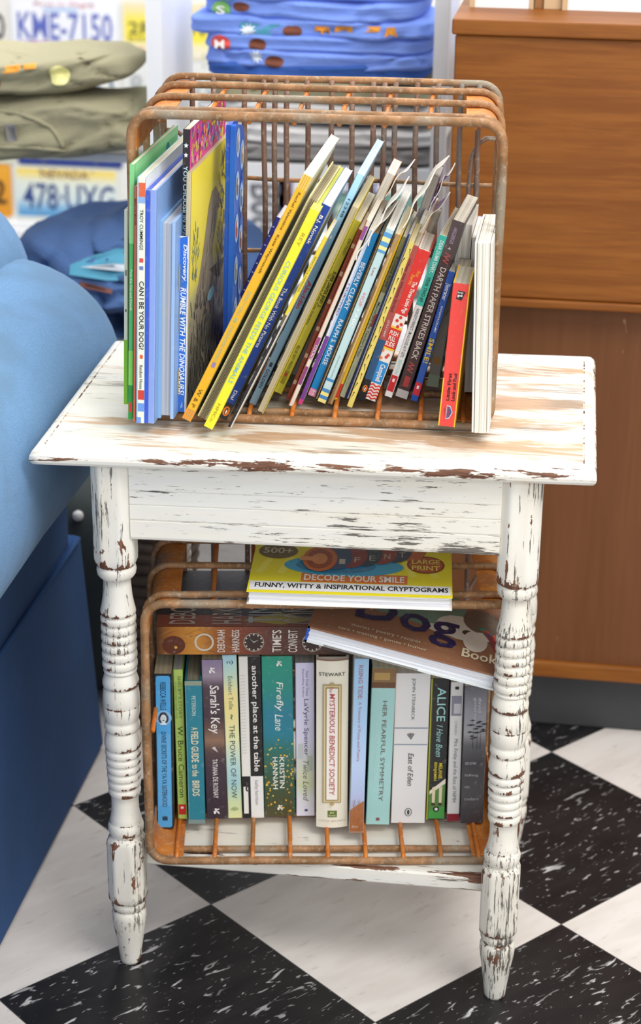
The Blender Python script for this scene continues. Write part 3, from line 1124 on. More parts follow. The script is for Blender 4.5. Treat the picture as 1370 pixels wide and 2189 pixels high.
t = book('board_book', 'board book with torn blue-and-white lettered spine and a yellow and grey dinosaur cover', UB, -.1478, .0436, ZU, .0046, .2571, .212, 1.9, 0, 'c3b793', left='cabf9a', right='b9ab84', art=art_dino, cover_t=.0018, page='b8ab8c')
mb = MB()
SX0, SX1, SH = -.0074, .0020, .192
mb.box((SX0, -.0016, 0), (SX1, -.0006, SH), lin('2f6fd0'))
rnd = random.Random(12)
for k in range(16):
    za = SH * k / 16
    poly(mb, [(SX1 - .0012 - rnd.uniform(0, .0006), -.00172, za), (SX1, -.00172, za), (SX1, -.00172, za + SH / 16), (SX1 - .0010 - rnd.uniform(0, .0006), -.00172, za + SH / 16)], lin('e9e6df'))
poly(mb, [(SX0, -.00172, SH - .002), (SX1 - .003, -.00172, SH - .0005), (SX1, -.00172, SH), (SX0, -.00172, SH)], lin('e9e6df'))
put_text(mb, 'Discovery', (SX0 + .0026, -.0019, SH * .955), (0, 0, -SH * .205), (.0052, 0, 0), lin('eef4fa'), 0, .05, .2)
put_text(mb, 'RUMBLE WITH THE DINOSAURS!', (SX0 + .0014, -.0019, SH * .715), (0, 0, -SH * .615), (.0060, 0, 0), lin('eef4fa'), 0, .04, .2)
poly(mb, [(SX0 + .003, -.0019, SH * .02), (SX0 + .006, -.0019, SH * .03), (SX0 + .0055, -.0019, SH * .065), (SX0 + .0045, -.0019, SH * .05)], lin('8fb6ec'))
o = mb.build('torn_spine', M_PRINT, t)
o['label'] = 'torn blue spine strip with white lettering'

# --- sound book with a lobed blue plastic panel -----------------------------------------
t = thing('sound_book', 'blue plastic board book with scalloped picture bubbles, upright behind the dinosaur cover', 'book', (-.1222, .150, ZU), (0, R(1.3), 0), UB)
H = .2875
mb = MB()
mb.box((-.0052, .001, 0), (-.0006, .046, H - .001), lin('1b55c0'))
mb.build('board_pages', M_PRINT, t)
M_BLUEPL = mat_simple('blue_plastic', '1f66d2', .25, .02)
out = [(0, 0), (0, H - .006), (.001, H - .002), (.005, H)]
for k in range(6):
    zc = H - .030 - k * .047
    for j in range(9):
        a = R(90 - 180 * j / 8)
        out.append((.036 + .021 * math.cos(a), zc + .0235 * math.sin(a)))
cx_ = [(-.0003, y, z) for y, z in out]
cx2 = [(.0052, y, z) for y, z in out]
N = len(out)
mb = MB()
mb.add(cx_ + cx2, [(k, (k + 1) % N, N + (k + 1) % N, N + k) for k in range(N)])
mb.add([(.0052, .02, H / 2)] + cx2, [(0, k + 1, (k + 1) % N + 1) for k in range(N)])
mb.add([(-.0003, .02, H / 2)] + cx_, [(0, (k + 1) % N + 1, k + 1) for k in range(N)])
panel = mb.build('plastic_panel', M_BLUEPL, t)
bc = ['8d5a3a', '8a94a8', '6d5a48', 'b5553d', '9a8f74', '4d6f9c']
for k in range(6):
    for (yy, zc) in ((.0165, H - .022 - k * .047), (.042, H - .040 - k * .047)):
        if zc < .02:
            continue
        mb = MB()
        disc(mb, (.0053, yy, zc), (0, .0125, 0), (0, 0, .0180), lin('2a74dc'), 24)
        disc(mb, (.0055, yy, zc), (0, .0105, 0), (0, 0, .0160), lin('a9c6ea'), 24)
        disc(mb, (.0057, yy - .001, zc - .001), (0, .006, 0), (0, 0, .010), lin(bc[(k + int(yy * 100)) % 6]), 14)
        disc(mb, (.0059, yy + .001, zc + .004), (0, .003, 0), (0, 0, .004), lin('efe9dd'), 10)
        mb.build('picture_bubble', M_PRINT, panel)

# --- leaning picture books ---------------------------------------------------------------
L = UB
t = book('picture_book', 'thin navy starry booklet with a curled cover, behind the orange-yellow spine', L, -.1520, .215, ZU, .0050, .190, .062, 23.9, 0, '37398f', page='e9e6e2', right='e8e6ea',
         bands=[(.2, .6, .06 + .061 * k, .066 + .061 * k, 'e6e6f4') for k in range(12)])
curl(t, 'loose_cover', .005, .205, .06, .003, 'e6e6e8', '4a4fae', .012, .010, None, .0, .06, 2)
t = book('picture_book', 'orange-yellow spine with black author lettering, first of the leaning books', L, -.1403, .0189, ZU, .0098, .2942, .205, 25.6, 0, 'f7b928', left='f1ece0', right='ece6c4', page='f4f2ec',
         bands=[(0, 1, 0, .052, 'ecc65e'), (.2, .32, 0, .05, 'd9a23c'), (.45, .55, 0, .05, 'd9a23c'), (.7, .8, 0, .05, 'd9a23c'), (0, 1, .955, 1, 'ee9a2a'), (.2, .3, .957, 1, 'b9925a'), (.45, .55, .957, 1, 'b9925a'), (.7, .8, .957, 1, 'b9925a'), (.3, .7, .755, .775, '9a86b4')],
         texts=[('Rachel Valentine \u00b7 Katie Weymouth', '4a3a1a', .065, .385, .28, .66, {'bold': .012}), ('DON\'T CALL ME CHOOCHIE POOH!', 'a9c49a', .46, .75, .28, .66, {'bold': .01}), ('W & P', '6d5020', .868, .945, .25, .7, {'bold': 0})])
t = thing('board_book', 'well-thumbed board book turned fore-edge out, grey page lines between orange and bright yellow spines', 'book', (-.1254, .0261, ZU), (0, R(26.0), 0), UB)
mb = MB()
mb.box((-.0052, .002, 0), (-.0036, .17, .268), lin('e9dfa2')); mb.box((.0038, .002, 0), (.0052, .17, .268), lin('d9cf9a'))
mb.build('cover', M_PRINT, t)
for k in range(5):
    mb = MB()
    xx = -.0034 + k * .00145
    mb.box((xx, .0005 + (k % 2) * .0012, .0005), (xx + .0011, .168, .2665), lin('a89a7c'))
    mb.build('page_leaf', M_PAGES, t)
book('picture_book', 'bright yellow spine with pale blue capital letters, directly left of the navy spine', L, -.1129, -.0015, ZU, .0098, .2598, .207, 25.0, 0, 'f4ea35', left='e4dc60', right='efe45a', page='d9dc6a',
     texts=[('REY', 'b7922c', .10, .155, .35, .72, {'bold': 0}), ('CURIOUS GEORGE FEEDS THE ANIMALS', '7fb9c4', .225, .785, .26, .72, {'bold': .006}), ('HMCo', 'b7922c', .885, .97, .32, .66, {'bold': 0})])


def penguin(tt, c=.5, rx=.0036, ry=.0058, ring='e57a2c'):
    def f(mb, sp, w, h):
        o = sp(c, tt, .0004)
        disc(mb, o, (rx, 0, 0), (0, 0, ry), lin(ring), 20)
        o2 = sp(c, tt, .0005)
        disc(mb, o2, (rx * .42, 0, 0), (0, 0, ry * .70), lin('1a1a1a'), 14)
        disc(mb, sp(c, tt, .0006) + Vector((rx * .05, 0, -ry * .1)), (rx * .24, 0, 0), (0, 0, ry * .48), lin('f3efe6'), 12)
    return f


book('picture_book', 'navy blue spine with white serif title and an orange oval bird emblem at its foot', L, -.1032, .0286, ZU, .0094, .2577, .177, 24.7, 0, '1b3f9e', left='1b3f9e', right='e9eef4', page='e6ebf0',
     bands=[(0, 1, .925, 1, '26262a')], extra=penguin(.962), texts=[('B.J. Novak', 'eef0f4', .045, .175, .25, .72, {'bold': .02}), ('The Book With No Pictures', 'e9ecf4', .375, .655, .28, .68, {'bold': .012}), ('Dial', 'e9ecf4', .862, .905, .3, .68)])
t = book('thin_booklet', 'thin worn booklet, yellow above and black below, in front of the slate blue spine', L, -.0912, .0046, ZU, .0040, .2298, .15, 25.5, 0, 'e6cf3c', right='d9d2c2', page='d9d4c6',
         bands=[(0, 1, .40, .46, '6a604a'), (0, 1, .46, 1, '2d2a2c'), (.72, 1, .38, 1, 'd8cfc0')], texts=[('ENCYCLOPEDIA', '7a6a2c', .10, .28, .3, .7)])
book('picture_book', 'slate blue spine, paler blue at the top, with a faded red title', L, -.0807, .0813, ZU, .0079, .2786, .184, 23.9, 0, '6f97b0', left='a7d3ee', right='9fcdea', page='cfe4f2',
     grads=[(0, 'b2e0f8'), (.24, '9accE6'.lower()), (.40, '7fabc4'), (1, '8aa8ba')],
     texts=[('12348', '2a4454', .10, .175, .35, .72, {'bold': 0}), ('Aladdin', 'b5384c', .45, .57, .22, .82, {'bold': .03}), ('GOLDEN', '20303c', .84, .925, .25, .7, {'bold': .02})],
     bands=[(.35, .6, .255, .268, 'e8eef0'), (.3, .7, .81, .83, '2a3c48')])
t = book('thin_booklet', 'soft beige page stack with a yellow right cover, between slate blue and olive spines', L, -.0679, .0548, ZU, .0071, .2476, .15, 23.4, 0, 'b5a98c', left='3a3934', right='d4c23a', page='cbbf9f', kind='foreedge')
t = book('comic_book', 'olive-green spine with bold black title and a small red seal near its foot', L, -.0601, .1243, ZU, .0094, .2138, .135, 23.2, 0, 'cac23a', left='d6cc44', right='aaa436', page='e6e0cc',
         bands=[(0, .4, 0, 1, 'd8d044'), (.25, .75, .865, .945, '9a8f26'), (.35, .65, .88, .9, 'b4402c')],
         texts=[('DAV PILKEY', '57531a', .10, .19, .55, .85), ('SUPER DIAPER BABY 2:', '1c1b12', .285, .49, .50, .88, {'bold': .04}), ('The Invasion of the Potty Snatchers', '2a2814', .30, .60, .12, .42, {'bold': .02}), ('BLUE SKY PRESS', '6b651e', .72, .86, .3, .65)])
curl(t, 'loose_cover', .0094, .2138, .13, -.0050, 'd9cf5a', 'ddd8c4', .012, -.003, None, .0, .13, 7)
book('thin_booklet', 'thin brick-red and cream scuffed spine, first of the slim ones right of the olive spine', L, -.0455, .1027, ZU, .0043, .2065, .13, 21.5, 0, '8c4030', page='d9d0bc', right='c9bfa8',
     bands=[(.1, .9, .08 * k, .08 * k + .025, 'c4a08c') for k in range(1, 12, 2)])
t = book('thin_booklet', 'thin white spine with purple patches low down and a ragged curled top', L, -.0392, .0825, ZU, .0048, .2225, .15, 21.3, 0, 'dcd3c8', page='dcd6c8', right='e3ddd0',
         bands=[(.1, .9, .03, .10, '8b4f9c'), (.2, .9, .62, .74, '9a4a86'), (.2, .9, .78, .88, '84407c'), (0, .2, 0, 1, 'a4553c')], texts=[('COUNT', 'f2e6ee', .66, .74, .3, .8)])
curl(t, 'loose_cover', .0048, .2225, .13, .0030, 'f1eee8', 'e6e0d6', .014, .012, None, .0, .12, 3)
t = book('thin_booklet', 'thin lilac-edged white spine with a purple lower half, left of the bright blue spine', L, -.0301, .0896, ZU, .0042, .2093, .14, 20.6, 0, 'd8dbe6', page='dcd6c8', right='ded9d0',
         bands=[(0, 1, .60, .97, '6d3b8c'), (0, 1, .97, 1, 'c83c78'), (.6, 1, 0, .6, 'aac4e0')], texts=[('I SURVIVED', '5a5a96', .30, .48, .3, .8)])
curl(t, 'loose_cover', .0042, .240, .12, .0024, 'f0efec', 'dcd8d2', .018, .008, None, .0, .12, 9)
book('novel', 'bright sky-blue spine with bold white capitals and a pink foot', L, -.0213, .1195, ZU, .0089, .1962, .125, 19.4, 0, '1c8fd0', left='1c8fd0', right='2a6f9c', page='c4a479',
     bands=[(0, 1, .955, 1, 'ef9ab8')], texts=[('BEVERLY CLEARY', 'f3f6f8', .175, .46, .26, .80, {'bold': .03}), ('RALPH S. MOUSE', 'f3f6f8', .52, .80, .26, .80, {'bold': .03}), ('H', 'f4f0f4', .965, .99, .35, .7)])
book('thin_booklet', 'thin black and tan spine right of the bright blue spine', L, -.0155, .1121, ZU, .0040, .1975, .12, 20.0, 0, '3a3630', left='2f7f9c', right='c9a56c', page='c9b48c', bands=[(.5, .8, 0, 1, 'c4a06a')])
book('picture_book', 'pale aqua spine with pink lettering and striped blue and yellow ends', L, -.0080, .1007, ZU, .0088, .2067, .185, 19.8, 0, 'bcd9dc', left='c4dfe2', right='cfe4e4', page='f0efea',
     bands=[(0, 1, .02, .045, '5a9cd0'), (0, 1, .045, .07, 'f0e49a'), (0, 1, .07, .095, '5a9cd0'), (0, 1, .095, .115, 'f0e49a'), (0, 1, .115, .13, '5a9cd0'), (0, 1, .86, .875, '3f84bc'), (0, 1, .92, .94, '4a86bc'), (0, 1, .94, .96, 'f0e08a'), (0, 1, .96, .98, '4a86bc'), (0, 1, .98, 1, 'f0e08a')],
     texts=[('Lee', 'c06a78', .215, .26, .35, .68), ('HOP', 'e88a9c', .36, .435, .28, .72, {'bold': .01}), ('\u2022 ABC', 'f4f6f4', .45, .56, .28, .7, {'bold': .01}), ('chronicle books', '8fb0b0', .72, .855, .4, .65)])
t = book('thin_booklet', 'thin brown page-edged booklet with a tall cream curled sheet, right of the aqua spine', L, .0019, .0969, ZU, .0048, .2025, .13, 19.9, 0, 'a9895a', left='d8d2c0', right='bca06c', page='d3c6a4', bands=[(.1, .5, .30, 1, '7c5c3c'), (.5, .9, .1, .8, 'c9a85c')])
curl(t, 'loose_sheet', .0048, .264, .12, .002, 'f3ecdc', 'efe6d2', .016, .010, None, .0, .12, 6)
book('thin_booklet', 'thin mustard-yellow spine with a red foot, among the slim spines', L, .0060, .1112, ZU, .0035, .1984, .12, 19.5, 0, 'e2b820', right='d9b02c', page='d9cfac', bands=[(0, 1, .90, .985, 'cc3a28')])
book('novel', 'pale sage spine with small dark title, beside the thin mustard spine', L, .0115, .1226, ZU, .0058, .1928, .12, 19.6, 0, 'c3cdb0', left='8a8a44', right='d6dcd0', page='dedac8',
     bands=[(0, 1, 0, .34, '85854e'), (.55, 1, .47, .55, 'b44c40')], texts=[('Ronald Kidd', '3b3c20', .12, .30, .3, .75), ('Martin and the Teacher\'s Pets', '33422c', .40, .74, .25, .72, {'bold': .01}), ('Choosing day', '94a88c', .80, .93, .3, .6)])
book('thin_booklet', 'very thin navy spine between the sage and the swirled yellow spines', L, .0174, .1189, ZU, .0034, .1961, .12, 18.9, 0, '2c3f84', right='e8e8ea', page='dedad0', bands=[(.6, 1, 0, 1, 'c9cede')])


def swirls(mb, sp, w, h):
    rnd = random.Random(2)
    for k in range(16):
        tt = .04 + .058 * k
        c = rnd.uniform(.25, .7)
        a = sp(c, tt, .0003)
        b = sp(min(.95, c + rnd.uniform(-.25, .35)), tt + .035, .0003)
        d_ = (b - a).normalized(); nrm = Vector((d_.z, 0, -d_.x)) * .00035
        poly(mb, [a - nrm, b - nrm * .3, b + nrm * .3, a + nrm], lin('2c2a1c'))
        disc(mb, a, (.0007, 0, 0), (0, 0, .0007), lin('2c2a1c'), 8)


t = book('novel', 'yellow spine with black ink swirls, left of the red and blue striped spine', L, .0239, .0907, ZU, .0059, .1949, .12, 18.6, 0, 'd9c668', left='d3c05c', right='6c5c2c', page='d6cba0', extra=swirls)
t = book('novel', 'spine banded dull red, navy and black with a small oval emblem at the foot', L, .0334, .1146, ZU, .0081, .1831, .082, 17.2, 0, 'b35650', left='c4a878', right='b35650', page='d9cfb4',
         bands=[(0, 1, .60, .86, '2d5680'), (0, 1, .86, 1, '222226')], extra=penguin(.92, .5, .0026, .0042),
         texts=[('When the Whistle Ended', '7e2c2c', .08, .42, .3, .7), ('JEROME', 'e6c8c4', .47, .58, .32, .66)])


def pigs(mb, sp, w, h):
    rnd = random.Random(5)
    for tt in (.44, .465, .48, .50, .67, .69, .705, .72):
        c = rnd.uniform(.15, .85)
        disc(mb, sp(c, tt, .0004), (w * .13, 0, 0), (0, 0, w * .13), lin(rnd.choice(['d8352c', 'f08a3c', 'd8352c'])), 14)
    for k in range(5):
        for j in range(8):
            c0, c1 = j / 8, (j + 1) / 8
            z0 = .895 + k * .021
            o = .006 * math.sin(j * 1.57)
            o1 = .006 * math.sin((j + 1) * 1.57)
            if k > 4:
                continue
            poly(mb, [sp(c0, z0 + o + .010, .0004), sp(c1, z0 + o1 + .010, .0004), sp(c1, z0 + o1, .0004), sp(c0, z0 + o, .0004)], lin('d5352d'))


book('board_book', 'red spine with a push-pull label, polka dots, a blue patch and wavy red foot', L, .0421, .1185, ZU, .0139, .1783, .078, 18.0, 0, 'f2ece4', left='f2ece4', right='b8322a', page='c9c5bb', extra=pigs, cover_t=.002,
     bands=[(0, 1, 0, .425, 'dc352c'), (0, 1, .505, .518, 'f2c832'), (0, 1, .518, .645, 'd4322a'), (0, 1, .645, .658, 'f2c832'), (.06, .94, .74, .885, '2a90d6')],
     texts=[('First', 'f2a83a', .13, .17, .52, .80, {'shear': .3, 'bold': .02}), ('Stories', 'f2a83a', .16, .23, .22, .5, {'shear': .3, 'bold': .02}), ('The Three Little Pigs', 'f7f1ea', .20, .41, .42, .84, {'bold': .05}),
            ('PUSH', 'f7f1ea', .532, .562, .2, .85, {'rot': 'h', 'bold': .04}), ('PULL', 'f7f1ea', .568, .598, .25, .8, {'rot': 'h', 'bold': .04}), ('SLIDE', 'f7f1ea', .604, .634, .15, .88, {'rot': 'h', 'bold': .04}), ('Campbell', 'f7f4f0', .755, .87, .28, .80, {'bold': .05})])


def scho(t0, t1):
    return [(0.08, .92, t0, t1, 'cc2b33')]


book('novel', 'spine half teal and half white with black diary lettering and a red foot seal', L, .0611, .1324, ZU, .0083, .1914, .129, 16.6, -3, 'e9ebea', left='d7dcda', right='35a596', page='cfc4a8',
     bands=[(0, 1, 0, .425, '3bb5a3'), (.08, .92, .865, .965, 'cc2b33'), (.35, .65, .885, .905, 'f3eeee')],
     texts=[('DEAR DUMB DIARY,', 'e6f2ee', .03, .225, .24, .82, {'bold': .02}), ('YEAR TWO #3', '1c4a44', .25, .40, .26, .76, {'bold': .02}), ('NOBODY\'S PERFECT. I\'M AS CLOSE AS IT GETS.', '1d1d1d', .445, .75, .32, .74, {'bold': .006}), ('BENTON', '9fd4c8', .765, .855, .3, .75, {'bold': .01})])


def zig(mb, sp, w, h):
    for t0 in (.175, .795):
        for k in range(5):
            a = sp(.25 + .5 * (k % 2), t0 + k * .011, .0004); b = sp(.25 + .5 * ((k + 1) % 2), t0 + (k + 1) * .011, .0004)
            nrm = Vector((0, 0, .0006))
            poly(mb, [a - nrm, b - nrm, b + nrm, a + nrm], lin('b4534c'))


book('novel', 'dark brown thick spine with cream capitals and red zigzags', L, .0756, .1318, ZU, .0135, .2071, .125, 15.6, -3, '453231', left='453231', right='5a4a48', page='d9d3c4', extra=zig,
     bands=[(0, 1, 0, .2, '544646'), (.3, .75, .875, .935, 'a83a38'), (.02, .98, .955, 1, 'b8b4b4')],
     texts=[('ANGLEBERGER', 'b49cb4', .035, .125, .32, .62, {'bold': .006}), ('4', 'c8b8c0', .14, .155, .35, .6), ('DARTH PAPER STRIKES BACK', 'd9ccc4', .255, .775, .28, .76, {'bold': .02})])
book('novel', 'royal blue spine with yellow exclamation title and red foot seal, right of the brown spine', L, .0905, .1233, ZU, .0077, .1505, .115, 13.9, 0, '2657b4', left='2657b4', right='2657b4', page='e2ddd0',
     bands=[(0, 1, .09, .094, 'b9c9e6'), (.06, .94, .855, .955, 'cf2d3c'), (.35, .65, .88, .905, 'f3eef0')],
     texts=[('Intrater', 'f3f5f9', .10, .215, .22, .8, {'bold': .02}), ('BANANAGRAMS!', 'e6ecf6', .26, .46, .4, .7, {'bold': .01}), ('SMILE!', 'e6c83c', .51, .70, .18, .86, {'bold': .03})])


def doodle(mb, sp, w, h):
    disc(mb, sp(.5, .78, .0004), (.0042, 0, 0), (0, 0, .0048), lin('b8863a'), 16)
    for k, cc in enumerate(('6d5848', 'a8705c', '6d6a60', 'b4a080')):
        a = sp(.3 + .1 * k, .15 + .13 * k, .0003)
        poly(mb, [a, a + Vector((.0012, 0, 0)), a + Vector((.0035, 0, .008)), a + Vector((.0022, 0, .008))], lin(cc))


book('board_book', 'grey doodled spine half hidden behind the red box-like spine', L, .1060, .1755, ZU, .0125, .140, .085, 7.5, 0, '9c978c', left='9c978c', right='6f7a4c', page='c4beae', extra=doodle, bands=[(0, 1, .90, 1, 'a4b49a')])


def carlogo(mb, sp, w, h):
    # small comic badge near the top
    o = sp(.5, .075, .0004)
    poly(mb, [sp(.26, .105, .0004), sp(.60, .112, .0004), sp(.78, .052, .0004), sp(.34, .045, .0004)], lin('2a2426'))
    put_text(mb, 'pi', sp(.34, .092, .0006), sp(.62, .092, .0006) - sp(.34, .092, .0006), Vector((0, 0, .0035)), lin('f6f2ee'), 0, .04)
    put_text(mb, 'kids', sp(.34, .064, .0006), sp(.66, .064, .0006) - sp(.34, .064, .0006), Vector((0, 0, .0018)), lin('f6f2ee'), 0, .02)
    # winged badge at the foot, read sideways
    poly(mb, [sp(.40, .845, .0004), sp(.62, .852, .0004), sp(.78, .895, .0004), sp(.62, .94, .0004), sp(.40, .95, .0004)], lin('c4c8d4'))
    poly(mb, [sp(.43, .853, .0005), sp(.60, .86, .0005), sp(.73, .895, .0005), sp(.60, .932, .0005), sp(.43, .942, .0005)], lin('44507c'))
    put_text(mb, 'Cars', sp(.44, .862, .0006), sp(.44, .932, .0006) - sp(.44, .862, .0006), Vector((w * .16, 0, 0)), lin('d8342c'), 0, .05, .2)
    put_text(mb, 'DISNEY PIXAR', sp(.26, .87, .0006), sp(.26, .925, .0006) - sp(.26, .87, .0006), Vector((w * .07, 0, 0)), lin('701c1c'), 0, .01)


book('board_book', 'wide red spine with yellow edges and black rough lettering near its foot', L, .1324, .0469, ZU, .0176, .1549, .074, 3.7, 0, 'e84a42', left='f0bd2a', right='f0c22c', page='c4bfae', extra=carlogo, cover_t=.0016,
     bands=[(0, .075, .66, 1, 'f0bd2a'), (.93, 1, .0, 1, 'f0bd2a')],
     texts=[('Little First', '2a1a1a', .62, .815, .30, .50, {'rot': 'u', 'bold': .04}), ('Look and Find', '2a1a1a', .62, .815, .60, .82, {'rot': 'u', 'bold': .04})])

# white board book, fore-edge out
t = thing('board_book', 'thick white board book turned fore-edge out at the right end, overhanging the crate rim', 'book', (.1693, .0317, ZU), (0, R(-1.4), 0), UB)
for k in range(7):
    mb = MB()
    x0 = -.0094 + k * .00262 + (.0002 if k == 1 else 0)
    y0 = .0015 if k in (0, 6) else .0003 * (k % 3)
    mb.box((x0, y0, 0), (x0 + (.00252 if 0 < k < 5 else .0021), .125, .2019), lin('f3efe2' if k not in (0, 6) else 'fbf9f4'))
    mb.build('board_page', M_PAGES, t)
mb = MB()
mb.box((-.0094, .124, 0), (.0092, .1262, .2019), lin('d9d4c8'))
mb.build('cover', M_PRINT, t)

# pages-out books standing behind, against the right end
book('novel', 'white page block standing behind the red spine, cover to the left', UB, .1290, .160, ZU, .0165, .189, .10, 2.0, 0, '8d8f96', left='9aa0a8', right='e8e4da', page='efece4', kind='foreedge')
book('novel', 'grey-edged page block with a scribbled price slip, beside the white page block', UB, .1290, .124, ZU, .0140, .153, .033, 3.5, 0, '8a8e98', left='9aa6c0', right='d9cf8a', page='bdb5a4', kind='foreedge')
book('novel', 'narrow white page block with lavender covers standing behind the white board book', UB, .1475, .160, ZU, .010, .175, .10, 0.5, 0, 'b79ad0', left='e6e2da', right='c49ad6', page='f0eee8', kind='foreedge')
t = book('activity_book', 'violet-covered pad with a lilac tube binding, last at the right end', UB, .1655, .160, ZU, .010, .171, .10, 0, 0, '7c3f9c', left='efeae6', right='8a3fa8', page='efeaf0', kind='foreedge')
mb = MB()
mb.tube([(-.0078, .004, .02), (-.0078, .004, .184)], .0026, False, 10)
mb.build('binding_tube', mat_simple('lilac_plastic', 'cf9fe0', .35, .02), t)
# worn tall pages in the middle
t = book('novel', 'slim paperback with tattered purple cover and grey pages, behind the red push-pull spine', UB, .0310, .200, ZU, .010, .240, .06, 16.5, 0, '6d5a8c', left='6c6a70', right='7a4fa0', page='b9b4ac', kind='foreedge')
curl(t, 'loose_cover', .010, .240, .06, .0054, 'cfcad2', '7d55a6', .012, .006, None, .0, .06, 8)
book('novel', 'grey fanned page block right of the tattered purple paperback', UB, .0440, .2000, ZU, .014, .188, .07, 16, 0, '8c8a84', left='a6a49c', right='8a8880', page='aaa598', kind='foreedge')
t = book('thin_booklet', 'bright blue and amber edged booklet with curled cream pages, behind the swirled yellow spine', UB, .0235, .172, ZU, .010, .205, .10, 20, 0, '2f6fb4', left='2a68b0', right='c98a2c', page='e3ddcf', kind='foreedge')
curl(t, 'loose_sheet', .010, .205, .1, -.004, 'efe9db', 'e9e2d2', .024, .012, None, .0, .09, 2)
t = book('thin_booklet', 'brown-covered booklet with tattered white pages, behind the olive spine', UB, -.050, .185, ZU, .010, .256, .075, 23.6, 0, '7c5a48', left='8a6450', right='c98a4a', page='e6e2da', kind='foreedge')
curl(t, 'loose_sheet', .010, .262, .075, .003, 'f1ede6', 'ebe6dc', .010, .010, None, .0, .07, 3)
t = book('picture_book', 'tall pad with coloured pencil tops on its cover, back left of the upper crate', UB, -.1745, .215, ZU, .012, .283, .055, 3, 0, 'f0f0f2', left='eef0f2', right='c83c50', page='f0eeee', kind='foreedge')
mb = MB()
for k, cc in enumerate(('e0508c', '58b8dc', 'f0c83c', 'd83c3c', '8ed05c', 'e86aa8')):
    mb.box((.0062, .006 + k * .008, .19), (.0076, .012 + k * .008, .278 - .002 * (k % 2)), lin(cc))
mb.build('pencil_print', M_PRINT, t.children[0])

# ------------------------------------------------------------------ novels in the lower crate
LB = 'row of novels in the lower crate'
ZL = .1600
LY = 9.4


def lbook(label, x, y, w, h, lean, spine, d=.135, **kw):
    return book('novel', label, LB, x, y, ZL, w, h, d, lean, kw.pop('yaw', LY), spine, **kw)


def face_badge(mb, sp, w, h):
    o = sp(.5, .275, .0006)
    disc(mb, o, (w * .46, 0, 0), (0, 0, w * .46), lin('7fb8e4'), 24)
    for c, tt, rx, rz in ((.34, .280, .13, .26), (.66, .280, .13, .26), (.5, .258, .22, .20)):
        disc(mb, sp(c, tt, .0007), (w * rx, 0, 0), (0, 0, w * rz), lin('33404e'), 14)
    disc(mb, sp(.50, .279, .0008), (w * .17, 0, 0), (0, 0, w * .25), lin('d3dae0'), 18)
    for c in (.44, .56):
        disc(mb, sp(c, .274, .0009), (w * .03, 0, 0), (0, 0, w * .02), lin('3a4450'), 8)
    disc(mb, sp(.50, .290, .0009), (w * .07, 0, 0), (0, 0, w * .035), lin('55565e'), 10)
    poly(mb, [sp(.30, .318, .0009), sp(.70, .318, .0009), sp(.56, .302, .0009), sp(.44, .302, .0009)], lin('e3e9ee'))
    # rounded ends of the blue label
    for k in range(3):
        poly(mb, [sp(.36 + .1 * k, .945, .0005), sp(.44 + .1 * k, .945, .0005), sp(.44 + .1 * k, .92 - .006 * (k == 1), .0005), sp(.36 + .1 * k, .92, .0005)], lin('14181e'))


lbook('black paperback with a long rounded sky-blue spine label, leftmost of the row', -.1764, .0377, .0204, .2009, .2, '20232a', page='b3a488', left='15171c', right='191a20',
      extra=face_badge, bands=[(.10, .90, .018, .985, '4ea3dd'), (.16, .84, .010, .018, '4ea3dd'), (.16, .84, .985, .992, '4ea3dd'), (.15, .85, .38, .85, '62ace0', .00022)],
      texts=[('REBECCA WELLS', '173450', .05, .225, .34, .66, {'bold': .006}), ('DIVINE SECRETS OF THE YA-YA SISTERHOOD', '173450', .365, .855, .36, .64, {'bold': .006})])
lbook('slim lime-green spine with grey and olive lettering and a red foot block', -.1609, .0619, .0107, .1958, -.8, 'b3cf6a', page='b9b6ae', left='9cba58', right='a9c463',
      bands=[(.1, .9, .90, .97, 'cc2f2c'), (.35, .65, .915, .93, 'f3ecea')],
      texts=[('SHELBY\'S STORY', '6f8444', .04, .32, .45, .8, {'bold': 0}), ('A DOG\'S WAY HOME TALE', '6f8444', .08, .32, .12, .32, {'bold': 0}), ('W. Bruce Cameron', '4a5a24', .37, .85, .25, .85, {'bold': .004})])
lbook('worn teal clothbound spine with pale stamped bird-guide lettering', -.1421, .0539, .0193, .1869, -.7, '2c7f92', page='a99f88', left='2a7484', right='2a7484', kind='hardcover',
      bands=[(.0, 1, 0, .03, '8f9a88'), (0, 1, .97, 1, '7c8f8c'), (.02, .06, 0, 1, '6aa0a8')],
      texts=[('PETERSON', 'bcd4cf', .10, .235, .38, .62, {'bold': .02}), ('A', 'd9d6b8', .315, .335, .32, .68, {'bold': .04}), ('FIELD GUIDE', 'd9d6b8', .345, .56, .28, .72, {'bold': .06}), ('to the', 'd9d6b8', .575, .66, .30, .70, {'bold': .04}), ('BIRDS', 'd9d6b8', .69, .80, .28, .72, {'bold': .06})])


def runner(tt, col='efeae6', c=.5, s=1.0):
    def f(mb, sp, w, h):
        o = sp(c, tt, .0005)
        q = .0042 * s
        for pts in ([(-.6, .9), (-.1, 1), (.0, .2), (.7, -.2), (.5, -.6), (.0, -.2), (-.4, .2)], [(-.8, .2), (-.3, .1), (-.2, -.6), (-.7, -.9), (-.9, -.5)], [(.1, -.4), (.6, -.9), (.8, -.6), (.4, -.2)], [(-.1, .7), (.6, .9), (.7, .6), (.1, .4)]):
            poly(mb, [o + Vector((a * q, 0, b * q)) for a, b in pts], lin(col))
    return f


